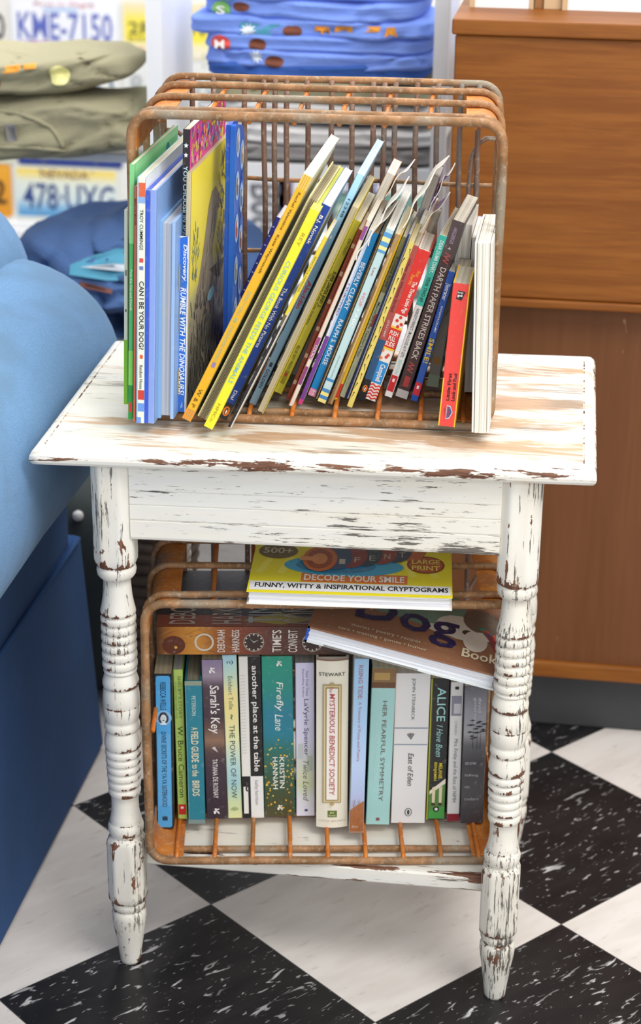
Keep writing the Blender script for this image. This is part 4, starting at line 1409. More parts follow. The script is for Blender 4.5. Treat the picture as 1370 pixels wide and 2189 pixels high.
def sarah(mb, sp, w, h):
    runner(.065)(mb, sp, w, h)
    runner(.95)(mb, sp, w, h)
    for k in range(7):
        poly(mb, [sp(.42 + .07 * k, .475, .0003), sp(.46 + .07 * k, .475, .0003), sp(.46 + .07 * k, .43, .0003), sp(.42 + .07 * k, .43, .0003)], lin('8a7064'))
    for a, b in ((.50, .08), (.58, .05)):
        pass
    poly(mb, [sp(.35, .545, .0004), sp(.5, .535, .0004), sp(.66, .575, .0004), sp(.5, .56, .0004)], lin('cfc4c4'))


lbook('dark plum novel with a large cream handwritten title', -.1209, .0685, .0243, .2085, -1.2, '42323a', page='d6c29a', left='3a3858', right='3a2c34',
      grads=[(0, '8a7c9c'), (.10, '9c8c9c'), (.16, '55444e'), (.35, '4a3a42'), (.43, '6a5048'), (.50, '92705c'), (.56, '5a4644'), (.66, '453640'), (1, '3a2d38')], extra=sarah,
      texts=[('Sarah\'s Key', 'f3ece6', .155, .455, .22, .80, {'bold': .012, 'shear': .1}), ('TATIANA DE ROSNAY', 'efe8e4', .615, .865, .36, .60, {'bold': .006})])


def tree_mark(mb, sp, w, h):
    put_text(mb, 'n)', sp(.32, .055, .0005), sp(.76, .055, .0005) - sp(.32, .055, .0005), Vector((0, 0, .0055)), lin('2c4a54'), 0, .005)
    for a in range(7):
        an = R(30 + 20 * a)
        o = sp(.5, .955, .0005)
        poly(mb, [o, o + Vector((.0055 * math.cos(an), 0, .0055 * math.sin(an))), o + Vector((.0055 * math.cos(an + .12), 0, .0055 * math.sin(an + .12)))], lin('5f7a44'))


lbook('pale blue-to-yellow gradient spine with thin grey-green capitals', -.1004, .0740, .0163, .2134, -1.6, 'c9dcc0', page='e2dac2', left='bcd8de', right='d9dcae', extra=tree_mark,
      grads=[(0, 'a7d4e4'), (.12, 'c4dcc8'), (.24, 'f2e39a'), (.34, 'f0de94'), (.50, 'e9e6b0'), (.66, 'b9d8d4'), (.78, 'a4ccd0'), (.90, 'cfdcaa'), (1, 'dfe0a2')],
      texts=[('Eckhart Tolle', '5d7a62', .125, .325, .36, .66, {'bold': -.004}), ('~', '5d7a62', .355, .385, .42, .6), ('THE POWER OF NOW', '3d5a50', .42, .875, .32, .70, {'bold': -.004})])


def script(mb, sp, w, h):
    for k in range(26):
        tt = .11 + .019 * k
        poly(mb, [sp(.05, tt + .004, .0003), sp(.27, tt, .0003), sp(.27, tt + .0022, .0003), sp(.05, tt + .0062, .0003)], lin('b9b6ac'))
    poly(mb, [sp(.06, .97, .0004), sp(.28, .97, .0004), sp(.28, .80, .0004), sp(.06, .80, .0004)], lin('e9e6de'))


lbook('white and black spine with lower-case white title on the black strip', -.0790, .0776, .0247, .2117, -1.3, 'e7e4dc', page='d3cbb4', left='c9cdb6', right='1f1e1e', extra=script,
      bands=[(.42, 1, .0, .735, '232122'), (.0, .40, .735, 1, '232122'), (.40, 1, .735, .99, 'eae8e4')],
      texts=[('another place at the table', 'efebe4', .055, .705, .52, .86, {'bold': .018}), ('kathy harrison', '8c8a86', .76, .915, .56, .78, {'bold': 0}), ('~', '3a3a3a', .77, .83, .15, .3)])


def gold(mb, sp, w, h):
    rnd = random.Random(9)
    for k in range(70):
        tt = .50 + .49 * (rnd.random() ** .7)
        c = rnd.uniform(.04, .96)
        if .30 < c < .72 and .62 < tt < .86:
            c = rnd.choice((.06, .12, .2, .82, .9, .95))
        r = rnd.uniform(.0003, .0016) * (.5 + tt * .5)
        disc(mb, sp(c, tt, .0004), (r, 0, 0), (0, 0, r), lin(rnd.choice(['e6b63a', 'd9a52c', 'f0cf5a'])), 10)
    runner(.045, 'f0efe6', .58, .9)(mb, sp, w, h)
    runner(.945, 'f0efe6', .52, .9)(mb, sp, w, h)


lbook('wide emerald-to-dark-green spine with gold flecks and white title', -.0492, .0868, .0357, .2100, -1.2, '2c7464', page='c9b98c', left='2a8474', right='2a6f62', extra=gold,
      grads=[(0, '2c9a80'), (.2, '2f8f84'), (.36, '2f7f96'), (.48, '2a7f92'), (.58, '2f6f66'), (.75, '3c5a44'), (.9, '4a4f34'), (1, '4f4a2c')],
      texts=[('Firefly', 'f3f3ea', .155, .335, .40, .68, {'bold': .004, 'shear': .15}), ('Lane', 'e3eee6', .355, .455, .40, .66, {'bold': .004, 'shear': .25}), ('KRISTIN', 'f5f2e6', .622, .82, .52, .68, {'bold': .012}), ('HANNAH', 'f5f2e6', .622, .825, .30, .46, {'bold': .012})])
lbook('lavender-white spine with plum small-cap author name over a pale garden scene', -.0193, .0922, .0215, .2014, -.8, 'dcd8ec', page='c9c4bc', left='c9c4d6', right='dcdae6',
      grads=[(0, 'dad6f0'), (.50, 'dcd9ec'), (.60, 'cfd2d2'), (.72, 'd6d9bc'), (.80, 'd3d9b2'), (.88, 'e2e2e4'), (1, 'e6e3f0')],
      bands=[(.45, .62, .955, .97, '3c3c7c'), (.12, .40, .52, .62, 'c3c6c8'), (.6, .9, .60, .70, 'b7bfae')],
      texts=[('New York Times', '7a7490', .05, .21, .55, .70, {'bold': 0}), ('Bestselling Author', '7a7490', .04, .22, .34, .47, {'bold': 0}), ('LaVyrle Spencer', '4a4468', .23, .60, .38, .70, {'bold': .004}), ('Twice Loved', '6d7060', .63, .90, .38, .68, {'bold': 0, 'shear': .3})])


def frame(mb, sp, w, h):
    for a, b, cc, l in ((.20, .79, 'b09a6a', .0003), (.235, .755, 'dccb9c', .0004), (.28, .71, 'a88f5c', .0005), (.32, .67, 'f2ece2', .0006)):
        e = (.20 - a) * -.35
        poly(mb, [sp(a, .845 - e * .5, l + .0016), sp(b, .845 - e * .5, l + .0016), sp(b, .145 + e * .5, l + .0016), sp(a, .145 + e * .5, l + .0016)], lin(cc))
    for tt in (.14, .85):
        disc(mb, sp(.495, tt, .0022), (.0028, 0, 0), (0, 0, .002), lin('b8a26c'), 12)
    put_text(mb, 'The', sp(.40, .155, .0025), Vector((0, 0, -.007)), Vector((.004, 0, 0)), lin('b4545c'), 0, 0, .2)
    put_text(mb, 'MYSTERIOUS BENEDICT SOCIETY', sp(.41, .195, .0025), Vector((0, 0, -h * .60)), Vector((w * .17, 0, 0)), lin('b4474c'), 0, .006, .12)


lbook('thick cream hardback with a gilt picture-frame border round a red title', .0145, .0739, .0362, .2197, -.6, 'efe9d6', page='7a5a4a', left='e9e3d0', right='efe9d6', kind='hardcover', extra=frame, d=.150,
      bands=[(0, 1, 0, .012, '8a6a5a'), (.36, .66, .895, .935, '6a7a34')],
      texts=[('STEWART', '3b3a34', .078, .098, .08, .90, {'rot': 'h', 'bold': .012}), ('MT', 'dfe4c0', .902, .912, .44, .58, {'rot': 'h'}), ('Books', 'dfe4c0', .918, .928, .40, .62, {'rot': 'h'}), ('LITTLE, BROWN', 'b9b19a', .952, .964, .08, .92, {'rot': 'h', 'bold': .004})])


def dune(mb, sp, w, h):
    rnd = random.Random(3)
    poly(mb, [sp(.02, .99, .0003), sp(.98, .99, .0003), sp(.98, .81, .0003), sp(.5, .835, .0003), sp(.02, .865, .0003)], lin('a8693f'))
    for k in range(40):
        c = rnd.uniform(.04, .9); tt = rnd.uniform(.80, .97)
        poly(mb, [sp(c, tt + .015, .0004), sp(c + .02, tt + .015, .0004), sp(c + rnd.uniform(-.05, .06), tt - .01, .0004)], lin(rnd.choice(['6d4630', 'c48a5c', '8a5a3c', '5a4438'])))


lbook('tall pale blue spine with rose lettering fading to an orange sand dune', .0446, .0642, .0165, .2255, .5, 'a9cbea', page='e6e2da', left='e9e6e0', right='1f6f78', extra=dune, d=.150,
      grads=[(0, 'a4cdec'), (.35, 'aacbea'), (.6, 'bcd2f0'), (.78, 'b4c0e2'), (1, 'b08a70')],
      texts=[('RISING TIDE:', 'b06a80', .035, .225, .32, .62, {'bold': .002}), ('A Treasury of Prose and Poetry', 'b07a90', .24, .58, .32, .58, {'bold': -.002}), ('2016', 'e0c8b0', .955, .97, .15, .6, {'rot': 'h'})])
lbook('pale aqua spine with brown picture top and widely spaced brown capitals', .0668, .0867, .0274, .2050, .9, 'a9d6d2', page='d9cdb4', left='1f6f6a', right='9c7454',
      bands=[(0, 1, 0, .125, '8a6a48'), (.1, .75, .03, .075, 'b8955a'), (0, 1, .09, .125, '6d4a34'), (.42, .58, .955, .975, '8a5a5c')],
      texts=[('HER FEARFUL SYMMETRY', '6f6258', .205, .845, .50, .68, {'bold': 0}), ('AUDREY NIFFENEGGER', 'c8e6e2', .34, .72, .24, .38, {'bold': -.004})])


def wheat(mb, sp, w, h):
    o = sp(.5, .415, .0005)
    for k in range(5):
        an = R(50 + 20 * k)
        poly(mb, [o + Vector((0, 0, -.004)), o + Vector((.006 * math.cos(an), 0, .005 * math.sin(an))), o + Vector((.006 * math.cos(an + .22), 0, .005 * math.sin(an + .22)))], lin('4a4a4c'))
    disc(mb, sp(.5, .925, .0005), (.0042, 0, 0), (0, 0, .0056), lin('55555a'), 20)
    disc(mb, sp(.5, .925, .0006), (.0032, 0, 0), (0, 0, .0046), lin('ebe9e6'), 20)
    disc(mb, sp(.5, .925, .0007), (.0016, 0, 0), (0, 0, .0036), lin('4a4a4c'), 14)


lbook('widest plain white spine with two grey rules and tiny black lettering', .1016, .0961, .0398, .1960, .2, 'e8e6e4', page='d9d4c6', left='e0ded8', right='e8e6e4', extra=wheat,
      bands=[(.02, .98, .353, .362, '9aa2b0'), (.02, .98, .463, .472, '9aa2b0')],
      texts=[('JOHN STEINBECK', '55545a', .03, .305, .46, .58, {'bold': -.004}), ('East of Eden', '4a4a4c', .525, .745, .44, .60, {'bold': .01, 'shear': .2})])


def alice(mb, sp, w, h):
    poly(mb, [sp(.10, .99, .0004), sp(.98, .99, .0004), sp(.98, .70, .0004), sp(.10, .79, .0004)], lin('5a8a48'))
    poly(mb, [sp(.12, .79, .0005), sp(.98, .70, .0005), sp(.98, .735, .0005), sp(.12, .815, .0005)], lin('efe6d4'))
    poly(mb, [sp(.10, .99, .0005), sp(.98, .99, .0005), sp(.98, .90, .0005), sp(.10, .93, .0005)], lin('4aa04c'))
    for c in (.36, .74):
        poly(mb, [sp(c - .09, .875, .0006), sp(c + .06, .875, .0006), sp(c + .08, .755, .0006), sp(c - .10, .765, .0006)], lin('e6d8b4'))
        disc(mb, sp(c - .02, .885, .0007), (w * .12, 0, 0), (0, 0, w * .09), lin('4a3a34'), 12)
    disc(mb, sp(.52, .92, .0008), (w * .17, 0, 0), (0, 0, w * .17), lin('1c1c1c'), 16)
    disc(mb, sp(.52, .92, .0009), (w * .09, 0, 0), (0, 0, w * .10), lin('e6e6e0'), 10)


lbook('black spine with aqua brush title above white stockinged legs on green', .1329, .1082, .0212, .1860, 0, '2f2f30', page='d9d2b8', left='c4bf3a', right='26282a', extra=alice, d=.125,
      bands=[(0, .07, 0, 1, 'c9c23c'), (.05, .10, 0, 1, '5a6a34')],
      texts=[('ALICE', 'a6dcd6', .06, .295, .35, .82, {'bold': .01}), ('I Have Been', 'a6dcd6', .32, .545, .38, .72, {'bold': 0, 'shear': .35}), ('MELANIE', 'e6d23c', .59, .70, .58, .78, {'bold': .02}), ('BENJAMIN', 'e6d23c', .585, .715, .28, .48, {'bold': .02})])
lbook('slim white spine with grey handwritten title, a small grey picture and dark red foot', .1538, .1085, .0144, .1830, -.6, 'e3e2e0', page='d6d0c2', left='8a8484', right='d9d6d2', d=.125,
      bands=[(.1, .9, .095, .235, '8e8c9a'), (.3, .85, .15, .22, 'c9c8cc'), (0, 1, .945, 1, '8a2230'), (.35, .65, .03, .05, '2a2a2a')],
      texts=[('O\'BRIEN', '9a98a0', .27, .37, .4, .6, {'bold': -.004}), ('Mrs. Frisby and the Rats of NIMH', '5a5a62', .40, .86, .30, .70, {'bold': -.006, 'shear': .1})])


def cedars(mb, sp, w, h):
    rnd = random.Random(8)
    for k in range(14):
        c = rnd.uniform(.25, .9); tt = rnd.uniform(.24, .38)
        L_ = rnd.uniform(.0025, .006)
        poly(mb, [sp(c, tt, .0004) + Vector((-L_, 0, 0)), sp(c, tt, .0004) + Vector((0, 0, -.0012)), sp(c, tt, .0004) + Vector((L_, 0, .0003)), sp(c, tt, .0004) + Vector((0, 0, .0012))], lin('3c3e42'))
    for c in (.42, .6, .74):
        poly(mb, [sp(c, .45, .0004), sp(c + .025, .45, .0004), sp(c + .02, .26, .0004)], lin('3c3e42'))
    for k in range(12):
        c = rnd.uniform(.55, .9)
        tt = rnd.uniform(.62, .93)
        poly(mb, [sp(c, tt + .03, .0004), sp(c + .012, tt + .03, .0004), sp(c + .012, tt, .0004)], lin('8e8d90'))


lbook('charcoal spine with misty tree silhouettes and small pale lower-case words', .1759, .1078, .0265, .1800, -.7, '58585c', page='c9c2b4', left='6a6a6e', right='5a5a5e', extra=cedars, d=.125,
      grads=[(0, '6d6d74'), (.18, '9a9aa2'), (.34, 'a9a9ae'), (.42, '6a6a6e'), (.55, '4c4b4e'), (.8, '5a595c'), (1, '424145')],
      texts=[('david', 'd0d2d8', .08, .185, .62, .76, {'bold': 0}), ('guterson', 'd0d2d8', .08, .265, .40, .54, {'bold': 0}), ('snow', 'b9b9bd', .545, .565, .12, .62, {'rot': 'h', 'bold': 0}), ('falling', 'b9b9bd', .632, .656, .12, .72, {'rot': 'h', 'bold': 0}), ('on', 'b9b9bd', .722, .738, .12, .34, {'rot': 'h', 'bold': 0}), ('cedars', 'b9b9bd', .806, .828, .12, .76, {'rot': 'h', 'bold': 0})])

# --- books lying flat ---------------------------------------------------------------------
# thick hardback lying across the novels, spine to the front
FB = 'books lying flat on the lower crate'


def flat_book(name, label, loc, yaw, L_, D_, H_, cover_cols, page, roll=0, pitch=0, fore_front=False, art=None, spine_col=None, ct=.0024, cover_part=True, rounded=False):
    """lies on its back cover; local x along the front edge, y away, z up"""
    t = thing(name, label, 'book', loc, (R(pitch), R(roll), R(yaw)), None)
    tc, bc = lin(cover_cols[0]), lin(cover_cols[1])
    mb = MB()
    mb.box((0, 0, H_ - ct), (L_, D_, H_), tc)
    mb.box((0, 0, 0), (L_, D_, ct), bc)
    sp_c = lin(spine_col or cover_cols[0])
    if not fore_front:
        mb.box((0, -.0004, 0), (L_, ct, H_), sp_c)
    elif fore_front == 'left':
        mb.box((-.0002, 0, 0), (ct, D_, H_), sp_c)
    else:
        mb.box((0, D_ - ct, 0), (L_, D_, H_), sp_c)
    if art:
        art(mb, L_, D_, H_)
    mb.build('cover', M_PRINT, t)
    mp = MB()
    # striped page edges: thin sheets in the z direction
    vs = MB()
    y0 = .0028 if fore_front else ct
    x0 = ct if fore_front == 'left' else .002
    N = 7
    for k in range(N):
        a = ct + (H_ - 2 * ct) * k / N
        b = ct + (H_ - 2 * ct) * (k + 1) / N
        j = .0004 * ((k * 7) % 3)
        vs.box((x0 + j, y0 + j, a), (L_ - .0025 - j, D_ - .003 - j, b), lin(page))
    vs.build('page_block', M_FLATPAGES, t)
    return t


def mat_flatpages():
    t = NT('flat_book_paper')
    a = t.attr()
    n1 = t.noise(t.coords((3, 3, 1500)), 1.0, 2)
    c = t.mix(t.step(n1, .38, .62), (.72, .72, .73, 1), (1, 1, 1, 1))
    return t.out(t.mix(1.0, a.outputs['Color'], c, 'MULTIPLY'), .8, 0, .2)


M_FLATPAGES = mat_flatpages()


def art_convert(mb, L_, D_, H_):
    rnd = random.Random(21)
    Y = -.0006
    # spine picture: warm amber left, rust middle, dark right
    st = [(0, '4a2c18'), (.08, 'a86a24'), (.2, 'c88a34'), (.30, '9a5a2c'), (.45, '7c4030'), (.58, '5c3a34'), (.75, '55362c'), (.9, '4a3c34'), (1, '3a3430')]
    for k in range(len(st) - 1):
        a, b = st[k], st[k + 1]
        for yy, nrm in ((Y, 0),):
            mb.add([(L_ * a[0], yy, 0), (L_ * b[0], yy, 0), (L_ * b[0], yy, H_), (L_ * a[0], yy, H_)], [(0, 1, 2, 3)], [lin(a[1]), lin(b[1]), lin(b[1]), lin(a[1])])
    for k in range(120):
        x = rnd.uniform(.0, .97); z = rnd.uniform(.02, .92)
        ln = rnd.uniform(.006, .02); an = rnd.uniform(-.5, .9)
        c = rnd.choice(['c99a4a', '6a4a24', 'b07a34', '3c241a', '8a4a3a', 'a8683c'] if x < .35 else ['4a2a22', '7c5040', '6a3a30', '8c6a4a', '2c2220'])
        o = Vector((L_ * x, Y - .0001 - .00001 * (k % 9), H_ * z))
        e = o + Vector((min(ln * math.cos(an), L_ * .99 - o.x), 0, max(-o.z, min(ln * math.sin(an), H_ - o.z))))
        poly(mb, [o, o + Vector((0.0004, 0, .0006 if o.z < H_ * .9 else 0)), e], lin(c))
    # rings and clock faces
    def ring(x, z, r, col, r0, dy=.0004):
        disc(mb, (L_ * x, Y - dy, H_ * z), (r, 0, 0), (0, 0, r), lin(col), 26, 0, r0)
    disc(mb, (L_ * .085, Y - .0003, H_ * .34), (.013, 0, 0), (0, 0, .0115), lin('5c2a18'), 24)
    disc(mb, (L_ * .095, Y - .0004, H_ * .26), (.0018, 0, 0), (0, 0, .0018), lin('d9a84a'), 12)
    ring(.235, .45, .0110, 'cfc6b4', .80)
    for x in (.480, .770):
        disc(mb, (L_ * x, Y - .0003, H_ * .45), (.0118, 0, 0), (0, 0, .0118), lin('3c2c28'), 26)
        ring(x, .45, .0116, 'b9aea0', .93)
        for k in range(12):
            a = R(30 * k)
            disc(mb, (L_ * x + .0095 * math.cos(a), Y - .0005, H_ * .45 + .0095 * math.sin(a)), (.0009, 0, 0), (0, 0, .0009), lin('e6ddd0'), 8)
        o = Vector((L_ * x, Y - .0006, H_ * .45))
        poly(mb, [o + Vector((0, 0, -.0004)), o + Vector((.0058, 0, .0034)), o + Vector((.0, 0, .0006))], lin('eae4da'))
        poly(mb, [o + Vector((0, 0, -.0004)), o + Vector((-.0048, 0, .0048)), o + Vector((.0, 0, .0006))], lin('bcd8e6'))
    for s, x, w_ in (('DEBORAH', .300, .0085), ('HARKNESS', .372, .0085), ('TIME\'S', .570, .0105), ('CONVERT', .650, .0105)):
        put_text(mb, s, (L_ * x + w_, Y - .0007, H_ * .10), (0, 0, H_ * .80), (-w_, 0, 0), lin('e6ded4'), 0, .012)
    # top cover
    Z = H_ + .0002
    poly(mb, [(0, 0, Z), (L_, 0, Z), (L_, D_, Z), (0, D_, Z)], lin('3a3432'))
    poly(mb, [(0, 0, Z + .0001), (L_, 0, Z + .0001), (L_, D_ * .16, Z + .0001), (0, D_ * .20, Z + .0001)], lin('8a4a34'))
    poly(mb, [(L_ * .42, D_ * .10, Z + .0002), (L_ * .62, D_ * .03, Z + .0002), (L_ * .78, D_ * .12, Z + .0002), (L_ * .60, D_ * .24, Z + .0002)], lin('a89a3a'))
    poly(mb, [(L_ * .3, D_ * .56, Z + .0001), (L_, D_ * .50, Z + .0001), (L_, D_ * .64, Z + .0001), (L_ * .3, D_ * .62, Z + .0001)], lin('6d5c40'))
    for s, x, w_ in (('DEBORAH', .06, .030), ('HARKNESS', .27, .034)):
        put_text(mb, s, (L_ * x + w_, D_ * .04, Z + .0004), (0, D_ * .50, 0), (-w_, 0, 0), lin('b9b2a6'), 0, .01)
    put_text(mb, 'TIME\'S', (L_ * .62, D_ * .06, Z + .0004), (0, D_ * .5, 0), (-.04, 0, 0), lin('a9b8be'), 0, .0)
    put_text(mb, 'CONVERT', (L_ * .82, D_ * .04, Z + .0004), (0, D_ * .6, 0), (-.045, 0, 0), lin('b0aa9e'), 0, .0)
    for k in range(22):
        a = rnd.uniform(0, 6.28); r = rnd.uniform(.008, .024)
        o = Vector((L_ * .60, D_ * .40, Z + .0003))
        poly(mb, [o, o + Vector((r * math.cos(a), r * math.sin(a), 0)), o + Vector((r * math.cos(a + .1), r * math.sin(a + .1), 0))], lin('8fc0d6'))


conv = flat_book('hardback_novel', 'thick amber and rust hardback with clock faces on its spine, lying across the novels', (-.1845, .0480, .3803), LY, .228, .155, .0345,
                 ('3a3432', '3a2c28'), 'd9d2c4', art=art_convert, spine_col='7c4a30')
conv['group'] = FB


def art_dog(mb, L_, D_, H_):
    Z = H_ + .0002
    poly(mb, [(0, 0, Z), (L_, 0, Z), (L_, D_, Z), (0, D_, Z)], lin('8d6248'))
    poly(mb, [(.03, D_ * .52, Z + .0001), (L_ * .55, D_ * .46, Z + .0001), (L_ * .75, D_ * .40, Z + .0001), (L_ * .8, D_, Z + .0001), (.03, D_, Z + .0001)], lin('6d8a78'))
    poly(mb, [(.004, D_ * .78, Z + .0002), (L_ * .45, D_ * .62, Z + .0002), (L_ * .5, D_ * .7, Z + .0002), (.004, D_ * .86, Z + .0002)], lin('7a3a2c'))
    # a white and brown spotted dog, loosely painted
    for x, y, a, b, c in ((.78, .55, .030, .030, 'd6cfc0'), (.70, .46, .024, .012, 'cfc6b4'), (.86, .40, .014, .026, 'd9d2c4'), (.88, .72, .022, .03, '6a5a4c'), (.74, .60, .010, .009, '4a3c34'), (.82, .50, .008, .007, '3c342e'), (.90, .50, .012, .010, 'ded6c8'), (.66, .44, .006, .004, '2c2624')):
        disc(mb, (L_ * x, D_ * y, Z + .0003 + .0001 * x), (a, 0, 0), (0, b, 0), lin(c), 18)
    for k, c in enumerate(('2f8a78', 'e0603c', '3a78a8', 'c8382c')):
        poly(mb, [(L_ * .86 + .004 * k, D_ * .62 - .004 * k, Z + .0006), (L_ * .90 + .004 * k, D_ * .63 - .004 * k, Z + .0006), (L_ * .99, D_ * .40 - .006 * k, Z + .0006), (L_ * .985, D_ * .36 - .006 * k, Z + .0006)], lin(c))
    put_text(mb, 'Dog', (L_ * .215, D_ * .19, Z + .0008), (L_ * .55, .0, 0), (0, D_ * .52, 0), lin('1f1c4c'), 0, .03)
    put_text(mb, 'A', (L_ * .06, D_ * .42, Z + .0008), (.022, 0, 0), (0, .026, 0), lin('c9c0a8'), 0, .01, .1)
    put_text(mb, 'Book', (L_ * .80, D_ * .13, Z + .0008), (L_ * .19, 0, 0), (0, D_ * .13, 0), lin('e2d8b8'), 0, .03)
    put_text(mb, 'stories \u2022 poetry \u2022 recipes', (L_ * .21, D_ * .145, Z + .0008), (L_ * .37, 0, 0), (0, D_ * .055, 0), lin('d9ccaa'), 0, .005)
    put_text(mb, 'care \u2022 training \u2022 games \u2022 humor', (L_ * .15, D_ * .055, Z + .0008), (L_ * .47, 0, 0), (0, D_ * .055, 0), lin('d9ccaa'), 0, .005)
    # underside shows a pale printed edge
    poly(mb, [(L_ * .1, -.0003, .0003), (L_ * .6, -.0003, .0003), (L_ * .6, -.0003, .0024), (L_ * .1, -.0003, .0024)], lin('8c8a86'))


dog = flat_book('hardback_book', 'brown-covered dog book with white page edges, lying tilted and jutting out on the right', (-.0115, .0150, .4262), 0, .2125, .165, .0195,
                ('8d6248', 'dfe4e4'), 'f0f2f6', roll=11.6, fore_front='left', art=art_dog, spine_col='2a5ac0')
dog['group'] = FB


def art_crypto(mb, L_, D_, H_):
    Z = H_ + .0002
    poly(mb, [(0, 0, Z), (L_, 0, Z), (L_, D_, Z), (0, D_, Z)], lin('f1e21f'))
    # soft rays
    for k in range(9):
        a = .02 + .11 * k
        poly(mb, [(L_ * a, D_ * .18, Z + .0001), (L_ * (a + .04), D_ * .18, Z + .0001), (L_ * (.45 + (a - .45) * .4), D_ * .9, Z + .0001)], lin('f6ec5a'))
    poly(mb, [(0.002, D_ * .018, Z + .0002), (L_ - .002, D_ * .018, Z + .0002), (L_ - .002, D_ * .100, Z + .0002), (0.002, D_ * .100, Z + .0002)], lin('e9e9ec'))
    put_text(mb, 'FUNNY, WITTY & INSPIRATIONAL CRYPTOGRAMS', (L_ * .035, D_ * .034, Z + .0004), (L_ * .945, 0, 0), (0, D_ * .050, 0), lin('141414'), 0, .035)
    poly(mb, [(L_ * .255, D_ * .105, Z + .0002), (L_ * .78, D_ * .105, Z + .0002), (L_ * .78, D_ * .190, Z + .0002), (L_ * .255, D_ * .190, Z + .0002)], lin('e2762c'))
    put_text(mb, 'DECODE YOUR SMILE', (L_ * .27, D_ * .118, Z + .0004), (L_ * .495, 0, 0), (0, D_ * .058, 0), lin('fbf8f0'), 0, .05)
    # blue glow disc and cipher cylinder
    disc(mb, (L_ * .46, D_ * .265, Z + .0003), (L_ * .30, 0, 0), (0, D_ * .10, 0), lin('3aa6d0'), 30)
    disc(mb, (L_ * .42, D_ * .265, Z + .0004), (L_ * .20, 0, 0), (0, D_ * .075, 0), lin('2b7fae'), 30)
    n = 0
    for k in range(6, -1, -1):
        x = .34 + .075 * k
        y = .325 + .022 * k
        c = ['b8542c', '2f4c74', '8c2f34', '2c3c50', '9a3c34', '34405a', 'c4662c'][k]
        disc(mb, (L_ * x, D_ * y, Z + .0005 + .0001 * (6 - k)), (L_ * .085, 0, 0), (0, D_ * .125, 0), lin(c), 26)
        if 0 < k < 6:
            put_text(mb, 'VIFENTHW'[k], (L_ * (x + .02), D_ * (y - .07), Z + .0006 + .0001 * (6 - k)), (L_ * .03, 0, 0), (0, D_ * .05, 0), lin('c9bfb0'), 0, .0)
    disc(mb, (L_ * .335, D_ * .320, Z + .0013), (L_ * .085, 0, 0), (0, D_ * .120, 0), lin('cc6a30'), 28)
    disc(mb, (L_ * .335, D_ * .320, Z + .0014), (L_ * .066, 0, 0), (0, D_ * .095, 0), lin('9c4424'), 28)
    disc(mb, (L_ * .335, D_ * .320, Z + .0015), (L_ * .040, 0, 0), (0, D_ * .055, 0), lin('d98a4c'), 24)
    poly(mb, [(L_ * .235, D_ * .300, Z + .0016), (L_ * .33, D_ * .295, Z + .0016), (L_ * .335, D_ * .340, Z + .0016), (L_ * .24, D_ * .340, Z + .0016)], lin('e0955a'))
    disc(mb, (L_ * .12, D_ * .395, Z + .0003), (L_ * .10, 0, 0), (0, D_ * .075, 0), lin('6d5a2c'), 26)
    put_text(mb, '500+', (L_ * .045, D_ * .368, Z + .0005), (L_ * .15, 0, 0), (0, D_ * .06, 0), lin('cfc4a0'), 0, .04)
    disc(mb, (L_ * .870, D_ * .30, Z + .0003), (L_ * .095, 0, 0), (0, D_ * .085, 0), lin('8a3a20'), 26)
    disc(mb, (L_ * .870, D_ * .30, Z + .0004), (L_ * .085, 0, 0), (0, D_ * .074, 0), lin('b85a24'), 26)
    put_text(mb, 'LARGE', (L_ * .800, D_ * .305, Z + .0006), (L_ * .14, 0, 0), (0, D_ * .045, 0), lin('f0d86a'), 0, .05)
    put_text(mb, 'PRINT', (L_ * .800, D_ * .245, Z + .0006), (L_ * .14, 0, 0), (0, D_ * .045, 0), lin('f0d86a'), 0, .05)


cry = flat_book('puzzle_book', 'yellow large-print puzzle paperback with white page edge, lying on top of the lower crate', (-.0700, -.0160, .4808), 5.2, .2200, .280, .0150,
                ('f1e21f', 'e9e6e0'), 'f6f6f8', fore_front=True, art=art_crypto, ct=.0007, spine_col='f1e21f')
cry['group'] = FB

# ------------------------------------------------------------------ wood-faced counter
cab = thing('counter', 'wood laminate counter with overhanging upper panel and black plinth, behind the table', 'cabinet', (.5, .8, 0))
OC = Vector((.5, .8, 0))


def cbox(name, a, b, m):
    mb = MB()
    mb.box(tuple(Vector(a) - OC), tuple(Vector(b) - OC))
    o = mb.build(name, m, cab)
    bv = o.modifiers.new('edge', 'BEVEL')
    bv.width = .0025
    bv.segments = 2
    return o


cbox('countertop', (.080, .612, .9945), (1.2, 1.0, 1.0145), M_CAB)
cbox('upper_panel', (.084, .620, .655), (1.2, .99, .9935), M_CAB)
cbox('panel_lip', (.084, .616, .643), (1.2, .98, .6545), M_CAB)
lp = cbox('lower_panel', (.092, .652, .110), (1.2, .98, .643), M_CABLOW)
lp['label'] = 'reddish brown recessed lower panel'
cbox('bottom_rail', (.090, .644, .088), (1.2, .98, .112), M_CAB)
kp = cbox('plinth', (.10, .668, 0), (1.2, .96, .088), M_KICK)
kp['label'] = 'black recessed plinth'

